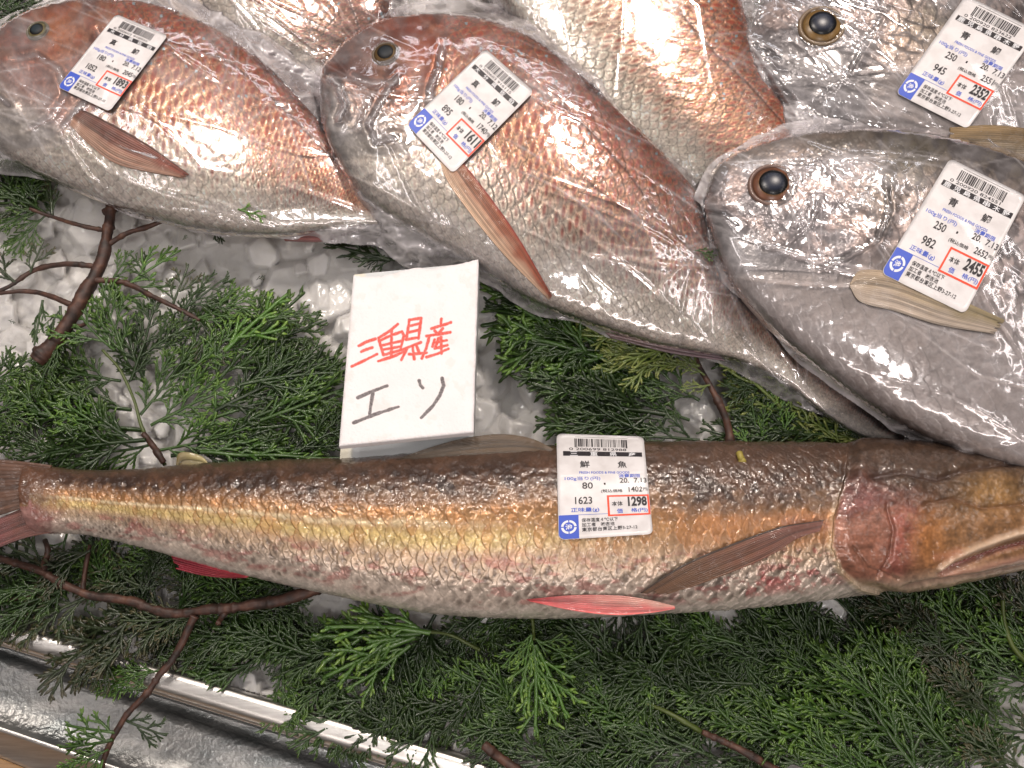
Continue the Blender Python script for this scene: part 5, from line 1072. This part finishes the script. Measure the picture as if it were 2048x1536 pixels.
for a in [(1640, 880, 1440, 720, "n", "olive"), (1760, 900, 1560, 880, "n", "olive"), (1740, 870, 1500, 800, "n", "dark"), (1680, 860, 1460, 840, "n", "dark"), (1520, 900, 1500, 800, "w", "green"), (1560, 900, 1540, 780, "w", "lime"), (1500, 900, 1480, 850, "s", "lime"), (1820, 900, 1620, 800, "n", "olive"),
          (1650, 820, 1440, 690, "n", "dark"), (1780, 880, 1560, 830, "n", "olive"), (1840, 900, 1700, 900, "w", "dark"), (1580, 780, 1450, 760, "w", "dark"), (1620, 900, 1400, 880, "n", "dark"), (1700, 840, 1600, 740, "w", "dark"), (1900, 910, 1800, 850, "w", "dark")]:
    place_frond(b9, *a[:4], a[4], a[5], 0.013)
# below the lizardfish: lower left branch
b10 = branch("brown barked branch with broken end, below the tail half of the lizardfish", (330, 1220))
stem(b10, "stem", [(-40, 1108), (30, 1125), (82, 1142), (120, 1165), (180, 1190), (250, 1200), (340, 1226), (430, 1218), (520, 1208), (590, 1192), (640, 1176)], 0.0015, 0.0029, 0.012, 0.020, seed=31, knob=0.35)
stem(b10, "twig", [(92, 1150), (88, 1130), (96, 1105), (90, 1080)], 0.0018, 0.0012, 0.013, seed=32)
stem(b10, "twig", [(165, 1185), (168, 1160), (172, 1130), (180, 1090)], 0.0013, 0.0009, 0.013, seed=33)
stem(b10, "twig", [(390, 1232), (372, 1270), (345, 1320), (318, 1350), (296, 1385), (262, 1420), (240, 1450), (216, 1495), (200, 1545)], 0.0019, 0.0012, 0.018, 0.006, seed=34, knob=0.3)
stem(b10, "twig", [(110, 1165), (70, 1185), (20, 1200), (-30, 1215)], 0.0012, 0.0008, 0.012, seed=35)
stem(b10, "twig", [(455, 1220), (440, 1240), (436, 1248)], 0.0016, 0.0012, 0.017, seed=36)
for a in [(320, 1340, 180, 1372, "n", "green"), (300, 1380, 225, 1335, "s", "green"), (250, 1440, 330, 1475, "s", "dark"), (225, 1480, 120, 1500, "s", "green"), (215, 1500, 110, 1560, "n", "green"), (205, 1520, 190, 1600, "s", "lime"), (230, 1465, 130, 1455, "s", "green")]: place_frond(b10, *a[:4], a[4], a[5], 0.010, 0.008)
for a in [(180, 1190, -20, 1290, "n"), (300, 1220, 60, 1350, "n"), (140, 1175, -60, 1240, "n"), (360, 1230, 130, 1320, "n"), (120, 1165, -60, 1180, "n"), (400, 1230, 240, 1260, "n"), (100, 1140, -40, 1080, "w"), (180, 1100, 60, 1170, "w"), (300, 1180, 150, 1120, "n"), (240, 1300, 150, 1370, "w")]:
    place_frond(b10, *a[:4], a[4], ("bronze", "dark", "bronze")[rs.integers(3)], 0.012 + rs.uniform(-0.004, 0.004))
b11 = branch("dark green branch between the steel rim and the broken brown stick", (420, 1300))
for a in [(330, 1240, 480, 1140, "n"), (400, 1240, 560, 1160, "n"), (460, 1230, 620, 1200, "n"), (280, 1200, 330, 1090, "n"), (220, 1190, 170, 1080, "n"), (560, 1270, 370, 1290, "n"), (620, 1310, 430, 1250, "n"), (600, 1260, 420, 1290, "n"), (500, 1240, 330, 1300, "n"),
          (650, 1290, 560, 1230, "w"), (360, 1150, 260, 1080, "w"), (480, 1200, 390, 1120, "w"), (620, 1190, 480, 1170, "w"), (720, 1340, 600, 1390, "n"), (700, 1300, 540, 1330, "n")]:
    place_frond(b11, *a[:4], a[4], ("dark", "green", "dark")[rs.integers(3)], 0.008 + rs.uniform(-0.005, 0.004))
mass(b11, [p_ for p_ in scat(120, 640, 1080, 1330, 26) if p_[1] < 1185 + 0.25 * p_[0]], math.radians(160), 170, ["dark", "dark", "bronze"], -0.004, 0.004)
b12 = branch("bright yellow green sprig pointing left, below the belly of the lizardfish", (740, 1300))
stem(b12, "stem", [(960, 1300), (900, 1270), (840, 1262)], 0.0009, 0.0007, 0.013, m_=mgs, seed=41)
for a in [(860, 1264, 655, 1235, "b"), (840, 1265, 625, 1290, "b"), (830, 1275, 640, 1340, "b"), (820, 1290, 700, 1390, "b")]: place_frond(b12, *a[:4], a[4], "lime", 0.016)
b13 = branch("bright yellow green sprig pointing down, below the red pelvic fin", (1080, 1350))
stem(b13, "stem", [(1062, 1220), (1066, 1250), (1068, 1280)], 0.0009, 0.0007, 0.018, m_=mgs, seed=42)
for a in [(1062, 1270, 1000, 1330, "b"), (1066, 1275, 1148, 1320, "b"), (1070, 1290, 1145, 1430, "b"), (1068, 1290, 1085, 1470, "b"), (1064, 1270, 1040, 1350, "b")]: place_frond(b13, *a[:4], a[4], "lime", 0.018)
rs2_ = rs
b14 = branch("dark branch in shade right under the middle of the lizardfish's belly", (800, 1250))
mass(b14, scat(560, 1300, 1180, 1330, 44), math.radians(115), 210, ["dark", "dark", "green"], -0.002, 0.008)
b15 = branch("green branch along the steel rim at the bottom centre", (820, 1430))
mass(b15, [p_ for p_ in scat(560, 1240, 1300, 1520, 44) if p_[1] < 1370 + 0.27 * (p_[0] - 620)], math.radians(150), 200, ["dark", "green", "dark"], 0.000, 0.010)
stem(b15, "stem", [(968, 1490), (1000, 1515), (1040, 1545)], 0.0022, 0.0022, 0.010, seed=51)
b16 = branch("branch with split green and brown stem at the bottom, right of centre", (1350, 1420))
stem(b16, "stem", [(1290, 1405), (1330, 1422), (1370, 1444), (1410, 1468)], 0.0009, 0.0013, 0.009, m_=mgs, seed=52)
stem(b16, "stem", [(1405, 1464), (1450, 1485), (1500, 1510), (1560, 1545)], 0.0014, 0.0020, 0.013, seed=53)
mass(b16, scat(1180, 1640, 1280, 1580, 46), math.radians(190), 200, ["dark", "green", "dark"], 0.0, 0.010)
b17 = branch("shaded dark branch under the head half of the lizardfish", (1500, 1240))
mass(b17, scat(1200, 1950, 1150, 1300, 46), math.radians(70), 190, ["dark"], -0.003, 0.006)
b18 = branch("green branch with dark brown stick, bottom right", (1700, 1400))
stem(b18, "stem", [(1625, 1270), (1622, 1340), (1628, 1420), (1636, 1480), (1630, 1560)], 0.0012, 0.0026, 0.002, seed=54)
for a in [(1850, 1560, 1640, 1290, "n"), (1820, 1500, 1600, 1330, "n"), (1800, 1560, 1560, 1400, "n"), (1780, 1420, 1620, 1270, "n"), (1900, 1500, 1720, 1300, "n"), (1760, 1560, 1580, 1480, "n"), (1740, 1460, 1540, 1420, "n"), (1870, 1420, 1700, 1260, "n"), (1700, 1560, 1530, 1530, "w"), (1690, 1380, 1560, 1290, "w")]:
    place_frond(b18, *a[:4], a[4], "green", 0.011 + rs.uniform(-0.003, 0.003))
mass(b18, scat(1600, 1920, 1290, 1580, 22), math.radians(225), 200, ["dark", "green", "dark"], -0.003, 0.006)
b19 = branch("pale tipped branch in the bottom right corner", (1950, 1350))
stem(b19, "stem", [(2080, 1345), (2030, 1300), (2010, 1250), (2005, 1200)], 0.0015, 0.0009, 0.012, m_=mgs, seed=55)
mass(b19, scat(1880, 2140, 1180, 1580, 34), math.radians(215), 200, ["green", "dark", "green", "bronze"], 0.002, 0.012)
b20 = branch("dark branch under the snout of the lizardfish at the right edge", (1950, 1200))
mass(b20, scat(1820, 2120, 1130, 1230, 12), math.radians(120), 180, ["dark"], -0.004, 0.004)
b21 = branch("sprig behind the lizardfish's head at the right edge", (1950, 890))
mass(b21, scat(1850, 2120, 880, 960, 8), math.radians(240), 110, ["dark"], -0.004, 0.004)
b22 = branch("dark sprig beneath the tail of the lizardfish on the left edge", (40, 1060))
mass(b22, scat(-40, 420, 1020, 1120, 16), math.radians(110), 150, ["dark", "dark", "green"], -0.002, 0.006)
# crumbs
for (bx, by, tx, ty, m_, k, lab, z) in ((365, 480, 374, 470, "lime", "s", "tiny bright green crumb of sprig on the ice, below the left bream", 0.006), (512, 560, 530, 552, "bronze", "s", "tiny dark crumb of sprig on bare ice left of the sign", 0.006), (16, 640, 30, 646, "dark", "s", "tiny dark crumb of sprig on the ice at the left edge", 0.006),
                                        (475, 418, 530, 436, "lime", "s", "green crumb of sprig caught on the bag of the left bream", None), (1390, 500, 1432, 512, "green", "s", "green crumb of sprig on the bag of the centre bream", None)):
    if z is None: z = float(bil(FISHES["A" if bx < 700 else "B"].drape, np.array(bx * 1.), np.array(by * 1.))) + 0.0015
    t_ = tag(empty("sprig_crumb", Vector(P(bx, by, z))), lab, "sprig crumb", "loose crumbs of cypress"); place_frond(t_, bx, by, tx, ty, k, m_, z + 0.001)
t_ = tag(empty("sprig_crumb", Vector(P(1480, 905, .05))), "tiny yellow brown crumb on the dark back of the lizardfish", "sprig crumb", "loose crumbs of cypress")
zz_ = float(zat(FISHES["G"].Z, 1482, 914)); stem(t_, "bit", [(1478, 906), (1481, 914), (1485, 924)], 0.0013, 0.0018, zz_ + 0.001, m_=mat("dry_bud", (0.30, 0.24, 0.05), 0.5)[0], seed=61)
